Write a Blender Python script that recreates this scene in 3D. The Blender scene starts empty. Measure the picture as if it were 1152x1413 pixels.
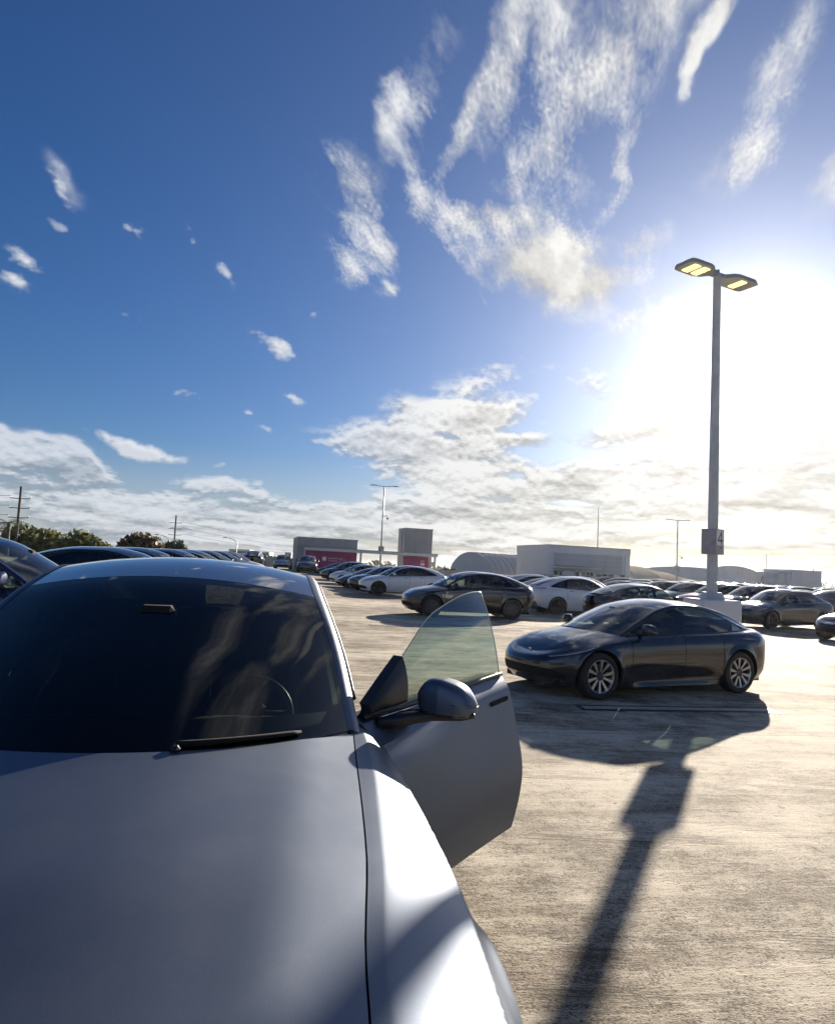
import bpy, math, random
import numpy as np
from mathutils import Matrix, Vector
rng = random.Random(7)
R = math.radians
SC = bpy.context.scene
COL = SC.collection

# ------------------------------------------------------------------ camera
cam = bpy.data.cameras.new("camera")
camo = bpy.data.objects.new("camera", cam)
COL.objects.link(camo)
SC.camera = camo
PITCH, ROLL, CAM_H = R(4.48), R(2.9), 1.72
camo.location = (0, 0, CAM_H)
camo.rotation_euler = (Matrix.Rotation(R(90) + PITCH, 3, 'X') @ Matrix.Rotation(ROLL, 3, 'Z')).to_euler()
cam.sensor_fit = 'HORIZONTAL'
cam.sensor_width = 36.0
cam.lens = 36.0 * 950 / 1152
cam.clip_start = 0.05
cam.clip_end = 9000

# ------------------------------------------------------------------ light
SUN_AZ, SUN_EL = 25.6, 15.8          # degrees, azimuth clockwise from +Y
SUN_DIR = Vector((math.sin(R(SUN_AZ)) * math.cos(R(SUN_EL)), math.cos(R(SUN_AZ)) * math.cos(R(SUN_EL)), math.sin(R(SUN_EL))))
sl = bpy.data.lights.new("sun", 'SUN')
sl.energy = 4.6
sl.angle = R(0.55)
sl.color = (1.0, 0.89, 0.74)
so = bpy.data.objects.new("sun", sl)
COL.objects.link(so)
so.rotation_euler = SUN_DIR.to_track_quat('Z', 'Y').to_euler()
SC.view_settings.view_transform = 'Standard'
SC.view_settings.look = 'None'
SC.view_settings.gamma = 1
SC.view_settings.use_curve_mapping = False
SC.view_settings.exposure = 1.36
try:
    SC.cycles.transparent_max_bounces = 16
    SC.cycles.max_bounces = 8
    SC.cycles.use_denoising = True
except Exception:
    pass

# ------------------------------------------------------------------ node helper
class V:
    """a value in a node tree that can be written as arithmetic"""
    def __init__(s, t, o): s.t, s.o = t, o
    def _m(s, op, *a, clamp=False):
        n = s.t.nodes.new('ShaderNodeMath'); n.operation = op; n.use_clamp = clamp
        for i, q in enumerate((s,) + a):
            if isinstance(q, V): s.t.links.new(q.o, n.inputs[i])
            else: n.inputs[i].default_value = q
        return V(s.t, n.outputs[0])
    def __add__(s, b): return s._m('ADD', b)
    __radd__ = __add__
    def __sub__(s, b): return s._m('SUBTRACT', b)
    def __rsub__(s, b): return V.const(s.t, b)._m('SUBTRACT', s)
    def __mul__(s, b): return s._m('MULTIPLY', b)
    __rmul__ = __mul__
    def __truediv__(s, b): return s._m('DIVIDE', b)
    def pow(s, b): return s._m('POWER', b)
    def max(s, b): return s._m('MAXIMUM', b)
    def min(s, b): return s._m('MINIMUM', b)
    def exp(s): return s._m('EXPONENT')
    def clamp(s): return s._m('ADD', 0.0, clamp=True)
    def step(s, a, b, smooth=True):
        n = s.t.nodes.new('ShaderNodeMapRange'); n.interpolation_type = 'SMOOTHSTEP' if smooth else 'LINEAR'
        s.t.links.new(s.o, n.inputs[0]); n.inputs[1].default_value = a; n.inputs[2].default_value = b
        return V(s.t, n.outputs[0])
    @staticmethod
    def const(t, x):
        n = t.nodes.new('ShaderNodeValue'); n.outputs[0].default_value = x; return V(t, n.outputs[0])

def vec(t, x, y, z):
    n = t.nodes.new('ShaderNodeCombineXYZ')
    for i, q in enumerate((x, y, z)):
        if isinstance(q, V): t.links.new(q.o, n.inputs[i])
        else: n.inputs[i].default_value = q
    return n.outputs[0]
def noise(t, vector, scale, detail=3.0, rough=0.5, distort=0.0, out='Fac'):
    n = t.nodes.new('ShaderNodeTexNoise')
    n.inputs['Scale'].default_value = scale; n.inputs['Detail'].default_value = detail
    n.inputs['Roughness'].default_value = rough; n.inputs['Distortion'].default_value = distort
    t.links.new(vector, n.inputs['Vector'])
    return V(t, n.outputs['Fac']) if out == 'Fac' else n.outputs['Color']
def mixc(t, fac, a, b):
    n = t.nodes.new('ShaderNodeMix'); n.data_type = 'RGBA'
    if isinstance(fac, V): t.links.new(fac.o, n.inputs[0])
    else: n.inputs[0].default_value = fac
    for k, q in ((6, a), (7, b)):
        if isinstance(q, (tuple, list)): n.inputs[k].default_value = (*q[:3], 1)
        else: t.links.new(q, n.inputs[k])
    return n.outputs[2]
def sep(t, vector):
    n = t.nodes.new('ShaderNodeSeparateXYZ'); t.links.new(vector, n.inputs[0])
    return [V(t, o) for o in n.outputs]

# ------------------------------------------------------------------ sky
HAZE = (.00011, .78)
SKY_SAT = 1.26
SKY_VAL = 0.365
SKY_TINT = (.80, .93, 1.24)
GLOW = (8.0, 2.6, 1.1)
CLOUD_AWAY, CLOUD_NEAR = (4.1, 4.25, 4.5), (4.8, 4.72, 4.5)
CLOUD_SHADE_AWAY, CLOUD_SHADE_NEAR = (1.35, 1.6, 1.95), (2.0, 1.9, 1.65)
# (azimuth, elevation, half length, half height, tilt, strength[, inner])
HIGH = [
    (6.2, 39.5, 2.6, 11.0, -16, 1.1), (3.2, 35.0, 1.4, 6.5, -24, 1.1, .3), (13.2, 36.5, 4.6, 9.5, -34, 1.2), (9.6, 31.5, 4.6, 5.0, -30, 1.0), (17.5, 41.0, 4.6, 6.0, -35, 1.05), (10.0, 40.0, 3.0, 6.0, -20, .9),
    (6.5, 26.8, 5.5, 2.4, 4, 1.15), (10.0, 23.8, 8.6, 3.8, -6, 1.8), (14.0, 22.8, 5.5, 2.8, -4, 1.8), (5.0, 27.0, 4.6, 1.8, 10, 1.3), (16.5, 25.2, 4.0, 2.8, 0, 1.05), (9.0, 23.0, 5.0, 2.2, -20, 1.1), (3.4, 27.2, 5.0, 2.2, -14, 1.0), (12.5, 21.6, 4.4, 2.0, -10, 0.95), (6.0, 29.3, 2.4, 1.6, 0, .8),
    (-6.6, 29.7, 3.4, 4.0, -10, 1.1), (-1.5, 31.5, 2.0, 2.4, -10, .35), (-3.6, 34.0, 2.0, 5.5, -18, 0.95), (-4.8, 26.2, 4.4, 2.0, -32, 1.0), (-3.3, 23.0, 1.6, 0.9, 0, 1.0), (-0.5, 37.5, 2.0, 6.0, -10, 0.55), (-1.0, 28.5, 3.4, 2.2, 0, .72), (-7.5, 24.5, 2.6, 1.5, -30, .75),
    (22.4, 38.4, 0.8, 4.0, -34, 1.25, 0.5), (24.6, 31.0, 3.6, 1.8, 32, 0.62), (28.5, 35.5, 2.2, 5.0, -35, .44), (31.5, 28.0, 2.4, 1.8, 40, 0.8), (19.0, 20.6, 6.0, 1.2, 12, 0.95), (15.0, 30.0, .9, 5.5, -28, .72),
    (-29.2, 26.6, 2.6, .6, -40, .42), (2.0, 52.0, 9.0, 10.0, -8, 0.95), (22.0, 55.0, 14.0, 9.0, 0, 1.0), (40.0, 70.0, 40.0, 10.0, 0, 0.85), (60.0, 40.0, 18.0, 10.0, 0, 0.8),
    (150.0, 28.0, 42.0, 15.0, 0, 0.9), (-145.0, 26.0, 42.0, 15.0, 0, 0.9),  # unseen clouds behind the camera, added to brighten the shaded sides
]
PUFF = [
    (-12.6, 17.0, 2.4, 1.1, -26, 1.25, .3), (-9.9, 20.0, 1.1, 1.1, -40, 0.95), (-20.0, 12.7, 2.4, 0.8, -10, 1.1), (-21.6, 8.3, 3.8, 0.7, -8, 1.15, .3),
    (-17.0, 21.8, 0.9, 1.7, 25, 0.72), (-31.4, 20.2, 2.0, 0.9, -18, 0.66), (-32.0, 18.8, 1.4, 0.6, -10, 0.7), (-23.8, 18.0, 1.4, 0.6, -12, 0.66),
    (-13.0, 10.0, 1.4, 0.5, -12, 0.8), (-11.0, 13.0, 1.3, 0.45, -14, 0.72), (-15.9, 7.0, 1.2, 0.4, 0, 0.8), (-18.0, 19.0, 0.9, 0.5, -30, 0.62),
    (-20.0, 24.0, 1.6, 0.6, -30, 0.6), (-29.5, 26.0, 2.0, 0.6, -40, 0.55), (-14.6, 11.4, 0.7, 0.4, 0, 0.75), (-3.8, 19.0, 1.8, 0.5, 0, 0.62),
    (-10.0, 6.4, 1.0, 0.4, 0, 0.8), (-24.5, 23.4, 1.0, 0.8, -30, 0.58), (-29.0, 23.0, 1.4, 0.6, -20, 0.55), (26.5, 17.0, 1.0, 0.4, 0, 0.6),
    (-60.0, 22.0, 9.0, 3.0, 0, 0.8), (-85.0, 30.0, 8.0, 3.0, 0, 0.8), (150.0, 25.0, 14.0, 4.0, 0, 0.8), (-130.0, 28.0, 12.0, 4.0, 0, 0.8), (90.0, 25.0, 10.0, 4.0, 0, 0.8),
]
BANK = [
    (-34.0, 4.6, 24.0, 3.0, -3, 1.12, 0.75), (-19.0, 4.0, 13.0, 2.5, -8, 1.12, 0.75), (-8.0, 2.8, 9.0, 1.9, 0, 0.95, 0.6),
    (3.0, 9.4, 13.0, 3.0, 2, 1.05, 0.45), (5.0, 13.4, 8.0, 3.0, 6, 1.08), (13.0, 14.6, 8.0, 2.4, 22, 1.12), (22.0, 8.0, 24.0, 5.5, 2, 1.0, 0.6),
    (18.0, 3.0, 26.0, 4.5, 0, 1.0, 0.7), (60.0, 6.0, 40.0, 6.0, 0, 0.9, 0.6), (-90.0, 5.0, 45.0, 3.5, 0, 0.85, 0.6), (160.0, 5.0, 70.0, 4.0, 0, 0.85, 0.6),
]
world = bpy.data.worlds.new("World")
SC.world = world
world.use_nodes = True
wt = world.node_tree
wt.nodes.clear()
wout = wt.nodes.new('ShaderNodeOutputWorld')
bg = wt.nodes.new('ShaderNodeBackground')
wt.links.new(bg.outputs[0], wout.inputs[0])
sky = wt.nodes.new('ShaderNodeTexSky')
sky.sky_type = 'NISHITA'
sky.sun_disc = False
sky.sun_elevation = R(SUN_EL)
sky.sun_rotation = R(SUN_AZ)
sky.air_density = 1.0
sky.dust_density = 0.6
sky.ozone_density = 3.0
bg.inputs['Strength'].default_value = 0.075
tc = wt.nodes.new('ShaderNodeTexCoord')
dx, dy, dz = sep(wt, tc.outputs['Generated'])
el = dz._m('ARCSINE') * (180 / math.pi)
az = dx._m('ARCTAN2', dy) * (180 / math.pi)
cosang = dx * SUN_DIR.x + dy * SUN_DIR.y + dz * SUN_DIR.z
ang = cosang.min(0.99999)._m('ARCCOSINE') * (180 / math.pi)      # degrees from the sun

def cloud_layer(NW=6144, NH=1536):
    """cover and light of the clouds over the upper half of the sky: columns are azimuth -180..180, rows elevation 0..90 degrees"""
    g = np.random.default_rng(11)
    T = 1024
    fx = np.fft.fftfreq(T)[:, None] * T; fy = np.fft.fftfreq(T)[None, :] * T
    fr = np.hypot(fx, fy); fr[0, 0] = 1
    def field(spec):
        a = np.fft.ifft2(np.fft.fft2(g.standard_normal((T, T))) * spec).real
        a -= a.mean(); a /= a.std()
        return a.astype(np.float32)
    F1 = field(np.where(fr < 3, 0, fr ** -1.75))          # billows
    F2 = field(np.where(fr < 2, 0, fr ** -1.55))          # fine
    FB = field(np.exp(-((fr - 40) / 16.0) ** 2))          # ripples of one size
    def samp(Fd, u, v):
        """bilinear, wrapping; one unit is the whole tile"""
        u = (u * T).astype(np.float32); v = (v * T).astype(np.float32)
        iu = np.floor(u); iv = np.floor(v); a = u - iu; b = v - iv
        i0 = iu.astype(np.int32) % T; j0 = iv.astype(np.int32) % T; i1 = (i0 + 1) % T; j1 = (j0 + 1) % T
        return (Fd[i0, j0] * (1 - a) + Fd[i1, j0] * a) * (1 - b) + (Fd[i0, j1] * (1 - a) + Fd[i1, j1] * a) * b
    az = (-180 + (np.arange(NW, dtype=np.float32) + .5) * 360 / NW)[None, :]
    el = ((np.arange(NH, dtype=np.float32) + .5) * 90 / NH)[:, None]
    s = 4
    maz = az[:, ::s] + 1.5 * 360 / NW; mel = el[::s] + 1.5 * 90 / NH
    wa = samp(F1, maz * 0.012 + 0 * mel, mel * 0.016 + 0 * maz); wb = samp(F1, maz * 0.012 + .37 + 0 * mel, mel * 0.016 + .71 + 0 * maz)
    def masks(lst, warp):
        m = np.zeros((NH // s, NW // s), np.float32)
        for q in lst:
            a0, e0, ra, re, rot, st = q[:6]; inner = q[6] if len(q) > 6 else 0.0
            c, k = math.cos(R(rot)), math.sin(R(rot))
            u = maz - a0 + wa * warp; v = mel - e0 + wb * warp
            rr = np.sqrt(((u * c + v * k) / ra) ** 2 + ((v * c - u * k) / re) ** 2)
            t = np.clip((1.25 - rr) / (1.25 - inner), 0, 1)
            np.maximum(m, st * t * t * (3 - 2 * t), out=m)
        m = np.repeat(np.repeat(m, s, 0), s, 1)
        for _ in range(2):                                   # smooth the enlarged mask
            m = (np.roll(m, 2, 0) + np.roll(m, -2, 0) + np.roll(m, 2, 1) + np.roll(m, -2, 1) + m) / 5
        return m
    ra_, re_ = np.radians(az), np.radians(el)
    dz = np.sin(re_); dh = np.cos(re_)
    cx = (np.sin(ra_) * dh) / (dz + .10); cy = (np.cos(ra_) * dh) / (dz + .10)
    # --- high combed cloud
    A = R(70)
    su = cx * math.cos(A) + cy * math.sin(A); sv = cy * math.cos(A) - cx * math.sin(A)
    wq = samp(F1, cx * .11, cy * .11)
    fib = samp(F1, su * .075 + wq * .006, sv * .30 + wq * .012)
    bil = samp(F1, su * .26 + .3, sv * .42 + .1)
    w2 = samp(F2, su * .5 + .2, sv * .9)
    fine = samp(F2, su * .90 + .6 + .004 * w2, sv * 1.9 + .2)
    fib2 = samp(F2, su * .20 + wq * .01 + .8, sv * 2.2 + wq * .03)
    rip = samp(FB, su * 1.15 + wq * .03 + w2 * .010, sv * 2.3 + wq * .03 + w2 * .014)
    hm = masks(HIGH, 0.5)
    rw = np.clip(.55 + .35 * bil, 0, 1)                        # where the sheet breaks into ripples
    d = hm * 1.40 - .34 + .24 * fib + .13 * bil + .22 * fine + .20 * fib2 + .08 * rip * rw
    high = np.clip(d / 1.4, 0, 1) ** 1.1 * np.clip(hm * 4, 0, 1)
    hsh = np.clip(.70 + .05 * rip * rw + .15 * fine + .06 * fib2 + .08 * bil + .08 * fib, 0, 1)
    veil = np.clip(.45 * fib + .25 * fine + hm * 1.4 - .10, 0, 1) * .40 * np.clip(hm * 3, 0, 1)
    high = np.maximum(high * .93, veil)
    # --- puffs
    u, v = az * .020 + 0 * el, el * .034 + 0 * az
    pw = samp(F1, u * .6 + .5, v * .6)
    pb = samp(F1, u + .02 * pw, v); pf = samp(F2, u * 2.1, v * 2.1 + .5)
    pm = masks(PUFF, 0.35)
    puff = np.clip((pm * 1.7 - .62 + .42 * pb + .30 * pf) / 1.0, 0, 1) * np.clip(pm * 3, 0, 1) * .92
    # --- banks over the horizon, flattened by perspective
    k = 5.0 / (el + 3.0)
    u, v = az * .013 + 0 * el, 0.30 * np.log(el + 2.2) + 0 * az
    lw = samp(F1, u * .8 + .2, v * .8)
    lb = samp(F1, u * .8 + .02 * lw, v * 1.0 + .4); lf = samp(F2, u * 2.2, v * 2.6 + .9 + .004 * lw); ls = samp(F1, u * .40 + .7, v * 2.3 + .3 + .01 * lw)
    bm = masks(BANK, 0.6)
    low = np.clip((bm * 1.8 - .66 + .34 * lb + .28 * lf + .40 * ls) / .95, 0, 1) * np.clip(bm * 3, 0, 1)
    def shade(dn, sx, sy, amt):
        """brighter where the side towards the sun is thinner"""
        df = dn - np.roll(np.roll(dn, -sy, 0), -sx, 1)
        return np.clip(df * amt, -1, 1)
    sgn = np.clip((SUN_AZ - az) / 8, -1, 1)
    up = shade(low + .20 * lb + .12 * lf, 0, 7, 1.0); sd = shade(low + .18 * lf, 7, 0, .8) * sgn
    lsh = np.clip(.60 + .85 * up + .55 * sd + .22 * lf + .10 * ls + .10 * lb, 0, 1)
    psh = np.clip(.80 + .5 * shade(puff, 4, 5, .8), 0, 1)
    # layers, farthest first: high, puffs, banks
    hzv = np.clip(1 - el / 9.0, 0, 1) ** 1.4 * .85 + 0 * az
    cov = hzv; lit = np.full_like(high, .50)
    for c2, l2 in ((high, hsh), (puff, psh), (low * (.74 + .20 * np.clip((az + 8) / 10, 0, 1)), lsh)):
        tot = c2 + cov * (1 - c2)
        lit = (l2 * c2 + lit * cov * (1 - c2)) / np.maximum(tot, 1e-4); cov = tot
    out = np.zeros((NH, NW, 4), np.float32)
    out[..., 0] = cov; out[..., 1] = lit; out[..., 3] = 1
    return out
_c = cloud_layer()
cimg = bpy.data.images.new("cloud_cover", _c.shape[1], _c.shape[0], alpha=False, float_buffer=True, is_data=True)
cimg.pixels.foreach_set(_c.ravel())
cimg.update()
cimg.pack()
del _c
ct = wt.nodes.new('ShaderNodeTexImage'); ct.image = cimg; ct.interpolation = 'Cubic'; ct.extension = 'EXTEND'
wt.links.new(vec(wt, az * (1 / 360) + 0.5, el * (1 / 90), 0.0), ct.inputs[0])
cov, litf, _ = sep(wt, ct.outputs[0])
cov = cov * dz.step(-0.002, 0.004)
warm = ang.step(48.0, 8.0)
lit = mixc(wt, warm, CLOUD_AWAY, CLOUD_NEAR)
shade = mixc(wt, warm, CLOUD_SHADE_AWAY, CLOUD_SHADE_NEAR)
cloudc = mixc(wt, litf, shade, lit)
skyc = wt.nodes.new('ShaderNodeHueSaturation')
skyc.inputs['Saturation'].default_value = SKY_SAT
skyc.inputs['Value'].default_value = SKY_VAL
wt.links.new(sky.outputs[0], skyc.inputs['Color'])
tn = wt.nodes.new('ShaderNodeVectorMath'); tn.operation = 'MULTIPLY'
tn.inputs[1].default_value = SKY_TINT
wt.links.new(skyc.outputs[0], tn.inputs[0])
base = tn.outputs[0]
c3 = mixc(wt, cov.clamp(), base, cloudc)
# aureole of the low sun seen through thin cloud
g1 = (ang * ang * (-1 / 20.0)).exp() * GLOW[0] + (ang * (-1 / 6.5)).exp() * GLOW[1] + (ang * (-1 / 17.0)).exp() * GLOW[2]
g1 = g1 * (V.const(wt, 1.0) - cov.clamp() * el.step(12.5, 7.0) * 0.82)      # the thick low bank hides the glow
gl = wt.nodes.new('ShaderNodeMix'); gl.data_type = 'RGBA'; gl.blend_type = 'ADD'
gl.inputs[0].default_value = 1.0
wt.links.new(c3, gl.inputs[6])
gv = wt.nodes.new('ShaderNodeVectorMath'); gv.operation = 'SCALE'
gv.inputs[0].default_value = (1.0, 0.93, 0.80)
wt.links.new(g1.o, gv.inputs['Scale'])
wt.links.new(gv.outputs[0], gl.inputs[7])
wt.links.new(gl.outputs[2], bg.inputs['Color'])

# ------------------------------------------------------------------ mesh helpers
class MB:
    def __init__(s): s.v, s.f, s.m, s.n, s.mats, s.sm = [], [], [], [], [], []
    def mat(s, m):
        if m not in s.mats: s.mats.append(m)
        return s.mats.index(m)
    def add(s, verts, faces, m, smooth=True, normals=None):
        o = len(s.v); k = s.mat(m)
        s.v.extend([tuple(map(float, q)) for q in verts])
        s.n.extend([tuple(map(float, q)) for q in normals] if normals is not None else [(0, 0, 0)] * len(verts))
        for f in faces:
            s.f.append([i + o for i in f]); s.m.append(k); s.sm.append(smooth)
        return s
    def build(s, name, parent=None, loc=None, props=None):
        me = bpy.data.meshes.new(name)
        me.from_pydata(s.v, [], s.f)
        for m in s.mats: me.materials.append(m)
        me.polygons.foreach_set('material_index', s.m)
        me.polygons.foreach_set('use_smooth', s.sm)
        me.update()
        if any(n != (0, 0, 0) for n in s.n):
            me.normals_split_custom_set_from_vertices(s.n)
        o = bpy.data.objects.new(name, me)
        COL.objects.link(o)
        if parent is not None: o.parent = parent
        if loc is not None: o.location = loc
        if props:
            for k, q in props.items(): o[k] = q
        return o
    # shapes
    def box(s, c, size, m, rz=0.0, bevel=0.0, M=None):
        x, y, z = (q / 2 for q in size)
        if bevel > 0:
            b = min(bevel, x * .9, y * .9, z * .9)
            vs, fs = [], []
            idx = {}
            for sx in (-1, 1):
                for sy in (-1, 1):
                    for sz in (-1, 1):
                        for k, p in enumerate(((x, y - b, z - b), (x - b, y, z - b), (x - b, y - b, z))):
                            idx[(sx, sy, sz, k)] = len(vs); vs.append((sx * p[0], sy * p[1], sz * p[2]))
            I = lambda a, b_, c_, k: idx[(a, b_, c_, k)]
            for q in (-1, 1):
                fs += [[I(q, -1, -1, 0), I(q, 1, -1, 0), I(q, 1, 1, 0), I(q, -1, 1, 0)][::q], [I(-1, q, -1, 1), I(-1, q, 1, 1), I(1, q, 1, 1), I(1, q, -1, 1)][::q], [I(-1, -1, q, 2), I(1, -1, q, 2), I(1, 1, q, 2), I(-1, 1, q, 2)][::q]]
            for a in (-1, 1):
                for b_ in (-1, 1):
                    fs += [[I(a, b_, -1, 0), I(a, b_, -1, 1), I(a, b_, 1, 1), I(a, b_, 1, 0)][::-a * b_], [I(a, -1, b_, 0), I(a, 1, b_, 0), I(a, 1, b_, 2), I(a, -1, b_, 2)][::a * b_], [I(-1, a, b_, 1), I(-1, a, b_, 2), I(1, a, b_, 2), I(1, a, b_, 1)][::-a * b_]]
                    for c_ in (-1, 1):
                        fs.append([I(a, b_, c_, 0), I(a, b_, c_, 1), I(a, b_, c_, 2)][::a * b_ * c_])
        else:
            vs = [(sx * x, sy * y, sz * z) for sx in (-1, 1) for sy in (-1, 1) for sz in (-1, 1)]
            fs = [[0, 1, 3, 2], [4, 6, 7, 5], [0, 4, 5, 1], [2, 3, 7, 6], [0, 2, 6, 4], [1, 5, 7, 3]]
        Mx = (M if M is not None else Matrix.Rotation(rz, 3, 'Z'))
        vs = [Mx @ Vector(q) + Vector(c) for q in vs]
        return s.add(vs, fs, m, smooth=False)
    def tube(s, pts, rad, m, n=8, cap=True):
        pts = [Vector(p) for p in pts]
        rads = rad if isinstance(rad, (list, tuple)) else [rad] * len(pts)
        vs, fs = [], []
        up = None
        for i, p in enumerate(pts):
            t = (pts[min(i + 1, len(pts) - 1)] - pts[max(i - 1, 0)]).normalized()
            if up is None: up = Vector((0, 0, 1)) if abs(t.z) < .9 else Vector((0, 1, 0))
            a = t.cross(up).normalized(); b = a.cross(t).normalized(); up = b
            for k in range(n):
                w = 2 * math.pi * k / n
                vs.append(p + (a * math.cos(w) + b * math.sin(w)) * rads[i])
        for i in range(len(pts) - 1):
            for k in range(n):
                k2 = (k + 1) % n
                fs.append([i * n + k, i * n + k2, (i + 1) * n + k2, (i + 1) * n + k])
        if cap:
            fs.append(list(range(n))[::-1]); fs.append([(len(pts) - 1) * n + k for k in range(n)])
        return s.add(vs, fs, m)
    def lathe(s, prof, m, n=32, axis='Y', c=(0, 0, 0), smooth=True):
        """prof: (radius, offset along axis)"""
        vs, fs = [], []
        for r, h in prof:
            for k in range(n):
                w = 2 * math.pi * k / n
                a, b = r * math.cos(w), r * math.sin(w)
                p = (a, h, b) if axis == 'Y' else ((a, b, h) if axis == 'Z' else (h, a, b))
                vs.append((p[0] + c[0], p[1] + c[1], p[2] + c[2]))
        for i in range(len(prof) - 1):
            for k in range(n):
                k2 = (k + 1) % n
                fs.append([i * n + k, i * n + k2, (i + 1) * n + k2, (i + 1) * n + k])
        return s.add(vs, fs, m, smooth)
    def grid(s, Pg, m, keep=None, normals=None, smooth=True):
        n, k = Pg.shape[:2]
        used = -np.ones((n, k), int)
        faces = []
        cells = np.ones((n - 1, k - 1), bool) if keep is None else keep
        ii, jj = np.nonzero(cells)
        for i, j in zip(ii, jj):
            used[i, j] = used[i + 1, j] = used[i, j + 1] = used[i + 1, j + 1] = 0
        order = np.argwhere(used == 0)
        for q, (i, j) in enumerate(order): used[i, j] = q
        vs = [Pg[i, j] for i, j in order]
        ns = None if normals is None else [normals[i, j] for i, j in order]
        for i, j in zip(ii, jj):
            a, b, c, d = Pg[i, j], Pg[i + 1, j], Pg[i + 1, j + 1], Pg[i, j + 1]
            f = [used[i, j], used[i + 1, j], used[i + 1, j + 1], used[i, j + 1]]
            if ns is not None:
                nn = np.cross(c - a, d - b)
                if nn @ (normals[i, j] + normals[i + 1, j + 1]) < 0: f = f[::-1]
            faces.append(f)
        return s.add(vs, faces, m, smooth, ns)

def empty(name, loc, rz=0.0, label=None, cat=None, group=None, scale=None):
    o = bpy.data.objects.new(name, None)
    COL.objects.link(o)
    o.empty_display_size = 0.2
    o.location = loc; o.rotation_euler = (0, 0, rz)
    if scale: o.scale = scale if isinstance(scale, (tuple, list)) else (scale,) * 3
    tag(o, label, cat, group)
    return o
def tag(o, label=None, cat=None, group=None, kind=None):
    for k, q in (('label', label), ('category', cat), ('group', group), ('kind', kind)):
        if q: o[k] = q
    return o
def copy_tree(o, parent=None, swap=None):
    c = o.copy(); COL.objects.link(c); c.parent = parent
    if swap and c.type == 'MESH':
        for sl_ in c.material_slots:
            if sl_.material in swap:
                sl_.link = 'OBJECT'; sl_.material = swap[sl_.material]
    for ch in [q for q in o.children]:
        copy_tree(ch, c, swap)
    return c

# ------------------------------------------------------------------ materials
def mat_p(name, col, rough=.5, metal=0.0, coat=0.0, spec=.5, coat_rough=.03, bump=None, vary=None, grime=None):
    m = bpy.data.materials.new(name); m.use_nodes = True
    t = m.node_tree; b = t.nodes['Principled BSDF']
    b.inputs['Base Color'].default_value = (*col, 1)
    b.inputs['Roughness'].default_value = rough; b.inputs['Metallic'].default_value = metal
    b.inputs['Coat Weight'].default_value = coat; b.inputs['Coat Roughness'].default_value = coat_rough
    b.inputs['Specular IOR Level'].default_value = spec
    if vary or bump or grime:
        tcn = t.nodes.new('ShaderNodeTexCoord'); ob = tcn.outputs['Object']
    if vary:
        sc, amt = vary
        n = noise(t, ob, sc, 5.0, .6)
        c = mixc(t, n.step(.3, .7), tuple(q * (1 - amt) for q in col), tuple(min(1, q * (1 + amt)) for q in col))
        t.links.new(c, b.inputs['Base Color'])
        rr = n.step(.3, .7) * (rough * .3) + rough * .85
        t.links.new(rr.o, b.inputs['Roughness'])
    if bump:
        sc, st = bump
        bn = t.nodes.new('ShaderNodeBump'); bn.inputs['Strength'].default_value = st; bn.inputs['Distance'].default_value = .01
        t.links.new(noise(t, ob, sc, 4.0, .6).o, bn.inputs['Height']); t.links.new(bn.outputs[0], b.inputs['Normal'])
    return m
def mat_paint(name, col, metal=.55, rough=.32, coat=1.0, dust=.10):
    """car paint: flakes under clear coat, a little dust lying on it"""
    m = bpy.data.materials.new(name); m.use_nodes = True
    t = m.node_tree; b = t.nodes['Principled BSDF']
    tcn = t.nodes.new('ShaderNodeTexCoord'); ob = tcn.outputs['Object']
    fl = noise(t, ob, 900.0, 1.0, .5)
    c = mixc(t, fl.step(.35, .7), tuple(q * .85 for q in col), tuple(min(1, q * 1.12) for q in col))
    geo = t.nodes.new('ShaderNodeNewGeometry')
    nx, ny, nz = sep(t, geo.outputs['Normal'])
    du = noise(t, ob, 5.0, 6.0, .65).step(.35, .75) * (nz.max(0.0) * .7 + .3) * dust
    c = mixc(t, du, c, (.33, .30, .26))
    t.links.new(c, b.inputs['Base Color'])
    b.inputs['Metallic'].default_value = metal
    t.links.new((du * .6 + rough).o, b.inputs['Roughness'])
    b.inputs['Coat Weight'].default_value = coat; b.inputs['Coat IOR'].default_value = 1.62
    t.links.new((du * .25 + .02).o, b.inputs['Coat Roughness'])
    return m
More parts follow.
